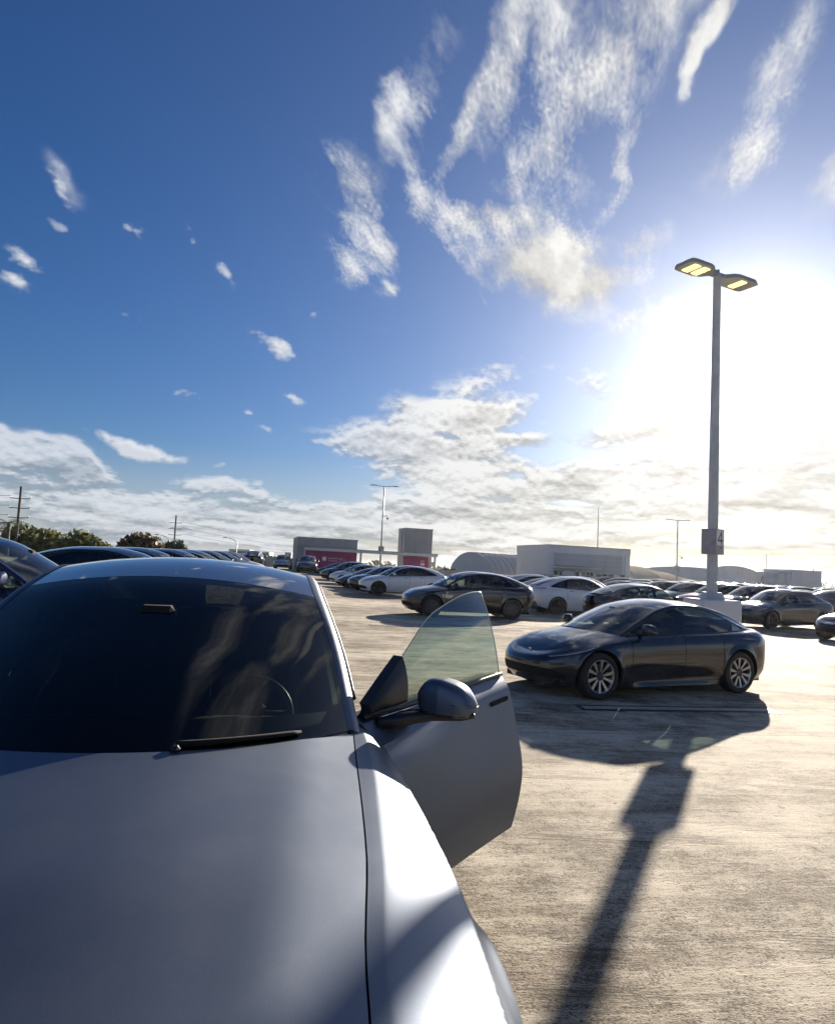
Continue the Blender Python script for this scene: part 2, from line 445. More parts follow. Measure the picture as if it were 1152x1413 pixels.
def mat_glass(name, tint, extra=0.0, rough=0.0, dust=0.04, refl=1.5):
    m = bpy.data.materials.new(name); m.use_nodes = True
    t = m.node_tree; t.nodes.clear()
    out = t.nodes.new('ShaderNodeOutputMaterial')
    tr = t.nodes.new('ShaderNodeBsdfTransparent'); tr.inputs[0].default_value = (*tint, 1)
    gl = t.nodes.new('ShaderNodeBsdfGlossy'); gl.inputs['Roughness'].default_value = rough; gl.inputs[0].default_value = (1, 1, 1, 1)
    fr = t.nodes.new('ShaderNodeFresnel'); fr.inputs[0].default_value = 1.52
    ge = t.nodes.new('ShaderNodeNewGeometry')
    t.links.new((V(t, ge.outputs['Backfacing']) * (1 / 1.52 - 1.52) + 1.52).o, fr.inputs[0])     # a thin pane: the same from both sides
    mx = t.nodes.new('ShaderNodeMixShader')
    f = (V(t, fr.outputs[0]) * refl + extra).min(1.0)
    t.links.new(f.o, mx.inputs[0]); t.links.new(tr.outputs[0], mx.inputs[1]); t.links.new(gl.outputs[0], mx.inputs[2])
    # a film of dust on the pane
    df = t.nodes.new('ShaderNodeBsdfDiffuse'); df.inputs[0].default_value = (.45, .42, .37, 1)
    tcn = t.nodes.new('ShaderNodeTexCoord')
    n = noise(t, tcn.outputs['Object'], 3.0, 6.0, .65).step(.3, .8) * dust
    m2 = t.nodes.new('ShaderNodeMixShader')
    t.links.new(n.o, m2.inputs[0]); t.links.new(mx.outputs[0], m2.inputs[1]); t.links.new(df.outputs[0], m2.inputs[2])
    t.links.new(m2.outputs[0], out.inputs[0])
    return m
def mat_emit(name, col, s):
    m = bpy.data.materials.new(name); m.use_nodes = True
    b = m.node_tree.nodes['Principled BSDF']
    b.inputs['Base Color'].default_value = (*col, 1)
    b.inputs['Emission Color'].default_value = (*col, 1); b.inputs['Emission Strength'].default_value = s
    return m

M = {}
M['black'] = mat_p('black_trim', (.012, .012, .013), .42)
M['gloss_black'] = mat_p('gloss_black', (.008, .008, .009), .12, coat=.6)
M['void'] = mat_p('dark_cavity', (.004, .004, .004), .9)
M['rubber'] = mat_p('rubber', (.022, .021, .020), .78, bump=(60, .3), vary=(9, .35))
M['alloy'] = mat_p('alloy_silver', (.40, .40, .41), .30, .9, vary=(8, .1))
M['alloy_dark'] = mat_p('alloy_dark', (.035, .034, .034), .42, .6, vary=(9, .3))
M['hubcap'] = mat_p('hubcap_grey', (.055, .052, .05), .5, .2, vary=(9, .3))
M['disc'] = mat_p('brake_disc', (.16, .15, .14), .45, .8)
M['cabin'] = mat_p('cabin_black', (.016, .016, .017), .8, bump=(90, .2))
M['seat'] = mat_p('seat_black', (.022, .022, .023), .6, bump=(40, .2))
M['dash_trim'] = mat_p('dash_trim', (.36, .37, .34), .5)
M['screen'] = mat_p('screen_glass', (.01, .01, .012), .08, coat=.5)
M['lamp_glass'] = mat_p('lamp_glass', (.16, .17, .18), .06, .3, coat=1)
M['lamp_white'] = mat_p('lamp_white', (.75, .76, .78), .15, .2, coat=1)
M['lamp_red'] = mat_p('lamp_red', (.22, .008, .008), .12, coat=1)
M['chrome'] = mat_p('badge_chrome', (.72, .72, .72), .15, 1)
M['plate'] = mat_p('plate_white', (.7, .7, .68), .4)
M['g_front'] = mat_glass('windscreen_glass', (.62, .70, .66), 0.0)
M['g_side'] = mat_glass('side_glass', (.42, .50, .46))
M['g_dark'] = mat_glass('privacy_glass', (.05, .055, .055))
M['g_roof'] = mat_glass('roof_glass', (.012, .014, .016))
M['g_door'] = mat_glass('door_glass', (.36, .47, .39))
M['g_hero'] = mat_glass('hero_windscreen', (.11, .135, .125), dust=.004, refl=.55)
M['hero'] = None

# ------------------------------------------------------------------ car shape
def spl(pts):
    """smooth curve through (x, y) pairs without overshoot"""
    xs = np.array([p[0] for p in pts], float); ys = np.array([p[1] for p in pts], float)
    h = np.diff(xs); dl = np.diff(ys) / h
    t = np.zeros_like(xs)
    for i in range(1, len(xs) - 1):
        if dl[i - 1] * dl[i] > 0:
            w1 = 2 * h[i] + h[i - 1]; w2 = h[i] + 2 * h[i - 1]
            t[i] = (w1 + w2) / (w1 / dl[i - 1] + w2 / dl[i])
    t[0], t[-1] = dl[0], dl[-1]
    def f(x):
        x = np.clip(np.asarray(x, float), xs[0], xs[-1])
        i = np.clip(np.searchsorted(xs, x, 'right') - 1, 0, len(xs) - 2)
        u = (x - xs[i]) / h[i]
        return ((1 + 2 * u) * (1 - u) ** 2 * ys[i] + u * (1 - u) ** 2 * h[i] * t[i] + u * u * (3 - 2 * u) * ys[i + 1] + u * u * (u - 1) * h[i] * t[i + 1])
    return f

SHAPES = {}
SHAPES['crossover'] = dict(L=4.75, axles=(.88, 3.77), wr=.362, tw=.245, ra=.415, track=.83, Xf=.80, Xr=.62, pf=2.35, pr=2.7,
    rows=[  # (half width, height, nose setback, tail setback)
        ([(0, .84), (1.4, .85), (4.75, .84)], [(0, .23), (1.0, .20), (3.6, .20), (4.75, .34)], .14, .24),
        ([(0, .93), (1.4, .915), (2.4, .90), (3.4, .915), (4.75, .92)], [(0, .36), (1.2, .33), (3.4, .34), (4.75, .48)], .03, .10),
        ([(0, .95), (.9, .955), (2.4, .945), (3.8, .955), (4.75, .92)], [(0, .54), (1.2, .57), (3.4, .62), (4.75, .70)], 0, .02),
        ([(0, .93), (.9, .952), (2.4, .945), (3.8, .95), (4.75, .90)], [(0, .66), (.9, .76), (1.5, .83), (3.4, .90), (4.75, .93)], .02, 0),
        ([(0, .87), (.6, .895), (.95, .905), (1.5, .912), (2.4, .905), (3.4, .90), (3.9, .87), (4.75, .80)], [(0, .735), (.5, .82), (.95, .885), (1.45, .95), (2.2, 1.0), (3.2, 1.05), (4.0, 1.08), (4.75, 1.06)], .06, .03),
        ([(0, .72), (.5, .685), (.95, .70), (1.33, .755), (1.55, .82), (1.9, .855), (2.4, .865), (3.3, .845), (4.0, .77), (4.5, .69), (4.75, .66)], [(0, .79), (.25, .85), (.55, .915), (.95, .975), (1.33, 1.02), (1.6, 1.035), (2.2, 1.06), (3.2, 1.10), (4.0, 1.14), (4.45, 1.16), (4.75, 1.12)], .15, .07)],
    rail=[(1.33, .745, 1.03), (1.72, .70, 1.27), (2.12, .635, 1.47), (2.6, .605, 1.56), (3.1, .59, 1.55), (3.6, .565, 1.475), (4.05, .545, 1.34), (4.5, .535, 1.17)],
    crown=[(1.33, .055), (2.1, .075), (2.8, .065), (4.5, .05)], bow=[(1.33, .27), (2.1, .12), (2.8, 0.0), (3.6, -.05), (4.5, -.10)],
    hood_crown=[(0, .0), (.3, .035), (1.33, .05)], xws=2.12, xroof=3.45, dlo=(1.58, 3.0, 4.05), doors=(1.42, 2.52, 3.36), pillar=(2.46, 2.58), belt_r=.72)
SHAPES['sedan'] = dict(L=4.72, axles=(.84, 3.715), wr=.338, tw=.235, ra=.385, track=.80, Xf=.85, Xr=.66, pf=2.25, pr=2.5,
    rows=[
        ([(0, .80), (1.2, .83), (1.6, .868), (3.1, .868), (3.5, .84), (4.72, .80)], [(0, .19), (1.0, .165), (3.6, .165), (4.72, .27)], .13, .22),
        ([(0, .89), (1.3, .88), (1.7, .852), (3.0, .855), (3.4, .885), (4.72, .88)], [(0, .31), (1.2, .28), (3.4, .29), (4.72, .40)], .02, .09),
        ([(0, .915), (.9, .925), (2.4, .912), (3.75, .925), (4.72, .88)], [(0, .46), (1.2, .50), (3.4, .53), (4.72, .62)], 0, .02),
        ([(0, .89), (.9, .918), (2.4, .910), (3.75, .918), (4.72, .86)], [(0, .53), (.9, .65), (1.5, .72), (3.4, .79), (4.72, .84)], .025, 0),
        ([(0, .82), (.6, .86), (.95, .872), (1.5, .878), (2.4, .872), (3.4, .868), (3.9, .84), (4.72, .76)], [(0, .575), (.5, .70), (.95, .785), (1.45, .84), (2.2, .875), (3.2, .92), (4.0, .955), (4.72, .94)], .08, .03),
        ([(0, .70), (.5, .66), (.95, .665), (1.33, .715), (1.55, .775), (1.9, .81), (2.4, .82), (3.3, .80), (4.0, .72), (4.4, .66), (4.72, .62)], [(0, .615), (.25, .695), (.55, .785), (.95, .858), (1.33, .905), (1.6, .915), (2.2, .935), (3.2, .965), (3.9, .995), (4.3, 1.005), (4.72, .99)], .21, .06)],
    rail=[(1.33, .705, .915), (1.78, .655, 1.145), (2.22, .595, 1.315), (2.65, .565, 1.385), (3.1, .55, 1.375), (3.55, .53, 1.30), (3.95, .515, 1.18), (4.32, .51, 1.03)],
    crown=[(1.33, .05), (2.1, .065), (2.8, .06), (4.32, .04)], bow=[(1.33, .27), (2.1, .12), (2.8, 0.0), (3.6, -.05), (4.32, -.09)],
    hood_crown=[(0, .0), (.3, .03), (1.33, .045)], xws=2.22, xroof=3.35, dlo=(1.58, 2.95, 4.02), doors=(1.42, 2.50, 3.32), pillar=(2.44, 2.55), belt_r=.7)

import copy as _copy
def _stretch(d, x0, add):
    """the same car with a longer bay between the front wheel and the door"""
    d = _copy.deepcopy(d)
    f = lambda x: x + add * float(np.clip((x - x0[0]) / (x0[1] - x0[0]), 0, 1))
    d['L'] += add; d['axles'] = tuple(f(a) for a in d['axles'])
    d['rows'] = [([(f(a), b) for a, b in r_[0]], [(f(a), b) for a, b in r_[1]], r_[2], r_[3]) for r_ in d['rows']]
    for k in ('rail', ): d[k] = [(f(p[0]), p[1], p[2]) for p in d[k]]
    for k in ('crown', 'bow', 'hood_crown'): d[k] = [(f(a), b) for a, b in d[k]]
    for k in ('dlo', 'doors', 'pillar'): d[k] = tuple(f(a) for a in d[k])
    d['xws'] = f(d['xws']); d['xroof'] = f(d['xroof'])
    return d
_h = _copy.deepcopy(SHAPES['crossover'])
_h['bow'] = [(1.33, .52), (2.1, .18), (2.8, 0.0), (3.6, -.05), (4.5, -.10)]
_h['rows'][5] = ([(0, .66), (.5, .655), (.95, .70), (1.33, .765), (1.55, .785), (1.9, .795), (2.4, .795), (3.3, .78), (4.0, .74), (4.5, .68), (4.75, .66)], _h['rows'][5][1], .12, .07)
_h['rows'][4] = ([(0, .88), (.6, .91), (.95, .92), (1.5, .885), (2.4, .85), (3.4, .84), (3.9, .83), (4.75, .78)], _h['rows'][4][1], .06, .03)
_h['rows'][3] = ([(0, .94), (.9, .965), (1.5, .935), (2.4, .89), (3.8, .90), (4.75, .88)], _h['rows'][3][1], .02, 0)
_h['doors'] = (1.42, 2.66, 3.46); _h['pillar'] = (2.60, 2.72)
_h['Xf'] = .70
_h['crease'] = .007; _h['flare'] = (.034, .035)
_t = _h['rows'][5]
_h['rows'].insert(5, ([(a, b + (.034 if a < 1.4 else .012)) for a, b in _t[0]], [(a, b - .003) for a, b in _t[1]], _t[2] - .012, _t[3] - .01))
_h['hood_crown'] = [(0, .0), (.3, .035), (.9, .045), (1.33, .072)]
_h['sill'] = .80
SHAPES['long_crossover'] = _stretch(_stretch(_h, (1.0, 1.32), .56), (.30, .46), .12)
class Car:
    def __init__(s, kind):
        d = SHAPES[kind]; s.d = d; s.L = d['L']
        s.w = [spl(r_[0]) for r_ in d['rows']]; s.z = [spl(r_[1]) for r_ in d['rows']]
        s.K = len(d['rows'])
        rl = d['rail']
        s.ry, s.rz = spl([(p[0], p[1]) for p in rl]), spl([(p[0], p[2]) for p in rl])
        s.x0, s.x1 = rl[0][0], rl[-1][0]
        s.cr, s.bo, s.hc = spl(d['crown']), spl(d['bow']), spl(d['hood_crown'])
    def E(s, xi):
        d = s.d
        e = np.clip(1 - xi / d['Xf'], 0, 1); a = (1 - e ** d['pf']) ** (1 / d['pf'])
        e = np.clip(1 - (s.L - xi) / d['Xr'], 0, 1); b = (1 - e ** d['pr']) ** (1 / d['pr'])
        return a * b
    def row(s, k, xi):
        d = s.d; r_ = d['rows'][k]
        X = xi + r_[2] * np.clip(1 - xi / d['Xf'], 0, 1) ** 2 - r_[3] * np.clip(1 - (s.L - xi) / d['Xr'], 0, 1) ** 2
        return np.stack([X, s.w[k](xi) * s.E(xi), s.z[k](xi)], -1)
    def surf(s, xi, r):
        """xi nominal station, r in 0..K-1 up the section"""
        xi, r = np.broadcast_arrays(np.asarray(xi, float), np.asarray(r, float))
        Rw = np.stack([s.row(k, xi) for k in range(s.K)], 0)
        i = np.clip(np.floor(r).astype(int), 0, s.K - 2); t = (r - i)[..., None]
        def g(j): return np.take_along_axis(Rw, np.clip(j, 0, s.K - 1)[None, ..., None], 0)[0]
        p0, p1, p2, p3 = g(i - 1), g(i), g(i + 1), g(i + 2)
        p0 = np.where((i == 0)[..., None], 2 * p1 - p2, p0); p3 = np.where((i == s.K - 2)[..., None], 2 * p2 - p1, p3)
        a, b = .5 * (p2 - p0), .5 * (p3 - p1)
        if 'crease' in s.d:
            def hm(u, v): return np.where(u * v > 0, 2 * u * v / np.where(np.abs(u + v) < 1e-9, 1e-9, u + v), 0)
            a, b = hm(p1 - p0, p2 - p1), hm(p2 - p1, p3 - p2)
        P_ = (2 * t ** 3 - 3 * t ** 2 + 1) * p1 + (t ** 3 - 2 * t ** 2 + t) * a + (-2 * t ** 3 + 3 * t ** 2) * p2 + (t ** 3 - t ** 2) * b
        for ax in s.d['axles']:
            dd = np.hypot(P_[..., 0] - ax, P_[..., 2] - s.d['wr']) - s.d['ra']
            fw_ = s.d.get('flare', (.016, .045))
            P_[..., 1] += fw_[0] * np.exp(-(np.clip(dd, 0, 9) / fw_[1]) ** 2) * (P_[..., 1] > .4)
        if 'crease' in s.d:
            k = s.d['crease'] * np.exp(-np.abs(r - 4.0) / .11) * np.clip((xi - .25) / .3, 0, 1) * np.clip((2.3 - xi) / .3, 0, 1)
            P_[..., 1] += k; P_[..., 2] += k * .5
        return P_
    def normals(s, P_):
        du, dv = np.gradient(P_, axis=0), np.gradient(P_, axis=1)
        n = np.cross(du, dv); l = np.linalg.norm(n, axis=-1, keepdims=True)
        n = n / np.maximum(l, 1e-9)
        ref = P_ - np.array([s.L / 2, 0, .6])
        if (n * ref).sum() < 0: n = -n
        bad = l[..., 0] < 1e-8
        if bad.any():
            n[bad] = (ref / np.linalg.norm(ref, axis=-1, keepdims=True))[bad]
        return n
    def top(s, X, w, yscale=1.0):
        X, w = np.broadcast_arrays(np.asarray(X, float), np.asarray(w, float))
        y = s.ry(X) * yscale * w
        q = 1 - (w * yscale) ** 2
        return np.stack([X - s.bo(X) * q, y, s.rz(X) + s.cr(X) * q], -1)
    def lid(s, xi, w, front=True, inset=.005):
        xi, w = np.broadcast_arrays(np.asarray(xi, float), np.asarray(w, float))
        T = s.row(s.K - 1, xi)
        q = 1 - w ** 2
        yy = np.maximum(T[..., 1] - inset, 0)
        if front:
            f = np.clip(xi / s.x0, 0, 1); bow = s.bo(s.x0) * f ** 2; c = s.hc(xi)
            return np.stack([T[..., 0] - bow * q, yy * w, T[..., 2] + c * q], -1)
        f = np.clip((s.L - xi) / (s.L - s.x1), 0, 1); bow = -s.bo(s.x1) * f ** 2; c = .04 * f
        return np.stack([T[..., 0] + bow * q, yy * w, T[..., 2] + c * q + .0], -1)
    def columns(s, step, arch_n, end_n):
        d = s.d; c = []
        th = np.linspace(0, math.pi / 2, end_n)
        c += list(d['Xf'] * (1 - np.cos(th) ** (2 / d['pf']))); c += list(s.L - d['Xr'] * (1 - np.cos(th) ** (2 / d['pr'])))
        for ax in d['axles']:
            a = ax - d['ra'] * np.cos(np.linspace(0, math.pi, arch_n)); c += list(a) + [a[0] - .002, a[-1] + .002]
        for q in d['doors']: c += [q - .0045, q + .0045]
        c += list(np.arange(d['Xf'], s.L - d['Xr'], step)) + [s.x0]
        c = np.array(sorted(c)); keep = [0]
        for i in range(1, len(c)):
            if c[i] - c[keep[-1]] > .0015: keep.append(i)
        return c[keep]

def lx(P_, L):
    """shape coordinates (nose at 0) to the car's own (x forward)"""
    Q = np.array(P_, float).copy(); Q[..., 0] = L / 2 - Q[..., 0]
    return Q
def fl(Q): 
    Q = np.array(Q, float).copy(); Q[..., 1] *= -1
    return Q

def wheel_part(root, d, L, style, hi=True):
    """one wheel: tyre, rim and its spokes"""
    out = []
    n = 40 if hi else 16
    r_, w_ = d['wr'], d['tw']
    ty = MB(); hw = w_ / 2
    rr = r_ * .70
    ty.lathe([(rr, -hw * .86), (r_ * .80, -hw * .98), (r_ * .92, -hw), (r_ * .985, -hw * .80), (r_, -hw * .45), (r_, hw * .45), (r_ * .985, hw * .80), (r_ * .92, hw), (r_ * .80, hw * .98), (rr, hw * .86), (rr, -hw * .86)], M['rubber'], n)
    rim = MB()
    fm = M['alloy'] if style == 'silver' else M['alloy_dark']
    rim.lathe([(rr * 1.0, hw * .85), (rr * 1.03, hw * .93), (rr * .99, hw * .93), (rr * .94, hw * .80), (rr * .93, -hw * .5)], fm, n)
    rim.lathe([(rr * .93, -hw * .2), (.001, -hw * .2)], M['void'], n)
    rim.lathe([(rr * .72, hw * .1), (rr * .72, hw * .02), (.05, hw * .02)], M['disc'], n)
    def spoke(a0, a1, r0, r1, wi, wo, m, y0, y1):
        vs = []
        for rad, ang_, hwid, yy in ((r0, a0, wi, y0), (r1, a1, wo, y1)):
            cxx, czz = rad * math.cos(ang_), rad * math.sin(ang_)
            tx, tz = -math.sin(ang_), math.cos(ang_)
            for q, dy_ in ((-hwid, -.03), (-hwid * .8, 0), (hwid * .8, 0), (hwid, -.03)):
                vs.append((cxx + tx * q, yy + dy_, czz + tz * q))
        rim.add(vs, [[0, 4, 5, 1], [1, 5, 6, 2], [2, 6, 7, 3]], m, smooth=False)
    if style == 'cap':
        rim.lathe([(rr * .97, hw * .80), (rr * .80, hw * .92), (rr * .5, hw * .95), (rr * .2, hw * .90), (.001, hw * .90)], M['hubcap'], n)
        for k in range(6):
            a = k * math.pi / 3
            spoke(a, a + .25, rr * .42, rr * .90, .012, .020, M['void'], hw * .975, hw * .90)
    else:
        for k in range(5):
            a = 2 * math.pi * k / 5 + .3
            if style == 'silver':
                for sg in (-1, 1):
                    spoke(a + sg * .22, a + sg * .30, rr * .22, rr * .97, .014, .030, M['alloy'], hw * .72, hw * .90)
                    spoke(a + sg * .22 + .0, a + sg * .16, rr * .24, rr * .96, .008, .014, M['alloy_dark'], hw * .66, hw * .82)
            else:
                spoke(a - .1, a - .2, rr * .2, rr * .97, .016, .026, M['alloy_dark'], hw * .70, hw * .88)
                spoke(a + .1, a + .2, rr * .2, rr * .97, .016, .026, M['alloy_dark'], hw * .70, hw * .88)
        rim.lathe([(rr * .27, hw * .66), (rr * .24, hw * .80), (rr * .10, hw * .82), (.001, hw * .82)], M['alloy_dark'] if style != 'silver' else M['hubcap'], max(12, n // 2))
    for sx, ax in enumerate(d['axles']):
        for sg in (1, -1):
            p = (L / 2 - ax, sg * d['track'], r_)
            wv = bpy.data.objects.new('wheel', None); COL.objects.link(wv); wv.parent = root; wv.location = p
            wv.rotation_euler = (0, rng.random() * 6.28, 0 if sg > 0 else math.pi)
            wv.empty_display_size = .1
            if not out:
                a = ty.build('tyre', wv); b = rim.build('rim', wv)
                out = [a, b]
            else:
                for q in out:
                    c = q.copy(); COL.objects.link(c); c.parent = wv
    return out

def seat_mb(w=.5, bench=False):
    b = MB(); m = M['seat']
    b.box((0, 0, .26), (.5, w, .16), m, bevel=.05)
    Mx = Matrix.Rotation(R(-16), 3, 'Y')
    b.box((-.27, 0, .60), (.15, w * .94, .62), m, bevel=.06, M=Mx)
    if bench:
        for q in (-.42, 0, .42): b.box((-.37, q, .96), (.09, .24, .14), m, bevel=.04, M=Mx)
    else:
        b.box((-.385, 0, 1.0), (.10, .27, .19), m, bevel=.045, M=Mx)
    return b

def build_car(name, kind, paint, loc, heading, label, cat='car', group=None, style='dark', hi=True, scale=1.0, glass=('g_front', 'g_side', 'g_dark'), hero=False, open_door=None, zs=1.0, interior=True, led=True):
    """heading: unit direction the car points to, on the ground"""
    C_ = Car(kind); d = C_.d; L = C_.L
    rz = math.atan2(heading[1], heading[0]); LM_ = L
    root = empty(name, loc, rz, label, cat, group, scale=(scale, scale, scale * zs))
    step, an, en, nr = (.045, 25, 25, 29) if hi else (.12, 13, 10, 14)
    if hero: step, an, en, nr = .03, 33, 41, 41
    cols = C_.columns(step, an, en)
    sill = d.get('sill', .62)
    base_r = np.unique(np.concatenate([np.linspace(0, C_.K - 1, nr), [sill, sill + .05]] + ([np.linspace(3.8, 4.2, 17), np.linspace(4.85, 5.15, 9)] if hero else [])))
    # side grid with the wheel arches cut out of it
    G = np.zeros((len(cols), len(base_r), 3))
    arch = np.zeros(len(cols), bool)
    fine_r = np.linspace(0, C_.K - 1, 240)
    RR = np.zeros((len(cols), len(base_r)))
    for i, xi in enumerate(cols):
        rr = base_r
        for ax in d['axles']:
            if abs(xi - ax) < d['ra'] + .0005:
                sfc = C_.surf(np.full_like(fine_r, xi), fine_r)
                za = d['wr'] + np.sqrt(np.maximum(d['ra'] ** 2 - (sfc[:, 0] - ax) ** 2, 0))
                ok = np.nonzero(sfc[:, 2] >= za)[0]
                r0 = fine_r[ok[0]] if len(ok) else 0
                if ok[0] > 0:
                    f0, f1 = (sfc[ok[0] - 1, 2] - za[ok[0] - 1]), (sfc[ok[0], 2] - za[ok[0]])
                    r0 = fine_r[ok[0] - 1] + (fine_r[1] - fine_r[0]) * (-f0 / (f1 - f0 + 1e-9))
                rr = r0 + (C_.K - 1 - r0) * np.linspace(0, 1, len(base_r)) ** .9
                arch[i] = True
        RR[i] = rr
        G[i] = C_.surf(np.full_like(rr, xi), rr)
    N = C_.normals(G)
    mid = (cols[:-1] + cols[1:]) / 2
    nc, nk = len(cols) - 1, len(base_r) - 1
    keep = np.ones((nc, nk), bool)
    dr = d['doors']
    rmid = (base_r[:-1] + base_r[1:]) / 2
    seam = np.zeros_like(keep)
    for q in dr: seam[np.abs(mid - q) < .0046] |= (rmid > sill)[None, :]
    inrng = (mid > dr[0]) & (mid < dr[2])
    seam[np.ix_(inrng, (rmid > sill) & (rmid < sill + .05))] = True
    keep &= ~seam
    dm = [np.outer((mid > a) & (mid < b), rmid > sill) & keep for a, b in ((dr[0], dr[1]), (dr[1], dr[2]))]
    front_m = np.outer(mid < .33, np.ones(nk, bool)) & keep
    body_m = keep & ~dm[0] & ~dm[1]
    Q = lx(G, L); Nq = N.copy(); Nq[..., 0] *= -1
    body = MB(); wells = []; gaps = []
    for sg in (1, -1):
        Qs, Ns = (Q, Nq) if sg > 0 else (fl(Q), fl(Nq))
        body.grid(Qs, paint, body_m, Ns)
        # returned edges of sill and arches, then the dark liner behind
        edge = G[:, 0].copy(); e2 = edge.copy(); e2[:, 1] = np.maximum(e2[:, 1] - np.where(arch, .025, .06), 0)
        ed = np.stack([lx(edge, L), lx(e2, L)], 1); ed = ed if sg > 0 else fl(ed)
        body.grid(ed, M['black'])
        e3 = e2.copy(); e3[:, 1] = np.maximum(e3[:, 1] - .27, 0)
        if True:
            for ax in d['axles']:
                void = MB(); wells.append(void)
                ids = [i for i in range(len(cols)) if arch[i] and abs(cols[i] - ax) < d['ra'] + .01]
                l_ = np.stack([lx(e2[ids], L), lx(e3[ids], L)], 1); l_ = l_ if sg > 0 else fl(l_)
                void.grid(l_, M['void'])
                c = np.array([L / 2 - ax, sg * .56, d['wr'] - .05])
                pts = l_[:, 1]
                void.add([c] + [p for p in pts], [[0, i + 1, i + 2] for i in range(len(pts) - 1)], M['void'], smooth=False)
        # recessed strips behind the panel gaps
        if hi or hero:
            void = MB(); gaps.append(void)
            for q in dr:
                xs_ = np.array([q - .014, q + .014]); rs_ = np.linspace(sill - .02, C_.K - 1, 24)
                gs = C_.surf(xs_[:, None], rs_[None, :]); gs[..., 1] -= .012
                g2 = lx(gs, L); void.grid(g2 if sg > 0 else fl(g2), M['void'])
            xs_ = np.linspace(dr[0], dr[2], 20); gs = C_.surf(xs_[:, None], np.array([sill - .03, sill + .08])[None, :]); gs[..., 1] -= .012
            g2 = lx(gs, L); void.grid(g2 if sg > 0 else fl(g2), M['void'])
    # roof rails and pillars (painted strip)
    xr_ = np.linspace(C_.x0 - .0, C_.x1, 60 if hi or hero else 20)
    ry, rzv = C_.ry(xr_), C_.rz(xr_)
    slope = np.gradient(rzv, xr_)
    sw, sd_ = .052, .040
    A_ = np.stack([xr_, ry - .004, rzv + .004], -1); B_ = np.stack([xr_ + .2 * sw * np.clip(slope, -1, 1), ry + sw * .62, rzv - sd_ * .18 + .002], -1)
    Cc = np.stack([xr_ + .4 * sw * np.clip(slope, -1, 1), ry + sw, rzv - sd_], -1)
    st = np.stack([A_, A_ * .5 + B_ * .5 + np.array([0, 0, .004]), B_, B_ * .45 + Cc * .55 + np.array([0, .004, .0]), Cc], 1)
    sn = C_.normals(st)
    for sg in (1, -1):
        q1, q2 = lx(st, L), sn * np.array([-1, 1, 1])
        body.grid(q1 if sg > 0 else fl(q1), paint, None, q2 if sg > 0 else fl(q2))
    # C pillar and quarter, from the window outline up to the rail
    xd0, xd1, xd2 = d['dlo']
    xi_s = np.linspace(xd0 - .2, C_.x1, 70 if hi or hero else 26)
    low_ = C_.row(C_.K - 1, xi_s)
    upx = low_[:, 0]
    up_ = np.stack([upx + .4 * sw * np.clip(np.interp(upx, xr_, slope), -1, 1), C_.ry(upx) + sw, C_.rz(upx) - sd_], -1)
    low_[:, 1] -= .006
    h_ = np.maximum(up_[:, 2] - low_[:, 2], 0.002)
    t_ = np.clip((upx - xd1) / (xd2 - xd1), 0, 1)
    frac = np.where(upx < xd1, 1.0, np.sqrt(np.clip(1 - t_ ** 1.9, 0, 1)) * .999)
    def side_pt(v):
        v = np.broadcast_to(v, upx.shape)[:, None]
        p = low_ * (1 - v) + up_ * v
        p[:, 1] += .018 * (4 * v * (1 - v))[:, 0]
        return p
    nv = 7 if hi or hero else 4
    qp = np.stack([side_pt(frac + (1 - frac) * k / (nv - 1)) for k in range(nv)], 1)
    qn = C_.normals(qp)
    kq = np.repeat(((upx[:-1] + upx[1:]) / 2 > xd1)[:, None], nv - 1, 1)
    for sg in (1, -1):
        a, b = lx(qp, L), qn * np.array([-1, 1, 1])
        body.grid(a if sg > 0 else fl(a), paint, kq, b if sg > 0 else fl(b))
    # tail lid
    xt = np.concatenate([np.linspace(C_.x1, L - .25, 8)[:-1], L - .25 + .25 * np.sin(np.linspace(0, math.pi / 2, 14))])
    w9 = np.linspace(-1, 1, 17 if hi or hero else 9)
    lidp = C_.lid(xt[:, None], w9[None, :], False, 0.0); ln_ = C_.normals(lidp)
    body.grid(lx(lidp, L), paint, None, ln_ * np.array([-1, 1, 1]))
    body.build('body', root)
    # under body
    ub = MB(); zb = .20 if kind != 'sedan' else .165
    ub.box((0, 0, zb + .05), (L - .5, 1.30, .12), M['void'])
    ub.box((L / 2 - (d['axles'][0] + d['axles'][1]) / 2, 0, zb + .05), (d['axles'][1] - d['axles'][0] - 2 * d['ra'] - .04, 1.66, .12), M['void'])
    ub.build('underbody', root)
    for q in wells: q.build('wheel_well', root)
    for q in gaps: q.build('panel_gap', root)
    # hood
    xh = np.concatenate([d['Xf'] * (1 - np.cos(np.linspace(0, math.pi / 2, en)) ** (2 / d['pf'])), np.linspace(d['Xf'], C_.x0, 16 if hi or hero else 6)[1:]])
    wn = np.linspace(-1, 1, 41 if hero else (21 if hi else 9))
    hp = C_.lid(xh[:, None], wn[None, :], True, .0045); hp[..., 0] += .006 * np.clip(1 - xh / .3, 0, 1)[:, None]
    # raised shoulders pressed into the sheet
    hp[..., 2] += (.012 * np.exp(-((np.abs(wn) - .80) / .13) ** 2))[None, :] * np.clip(xh / .5, 0, 1)[:, None] * np.clip((1.5 - xh) / .3, 0, 1)[:, None] if not hero else (.005 * np.exp(-((np.abs(wn) - .74) / .12) ** 2))[None, :] * np.clip(xh / .5, 0, 1)[:, None]
    hn = C_.normals(hp)
    hood = MB(); hood.grid(lx(hp, L), paint, None, hn * np.array([-1, 1, 1])); hood.build('hood', root)
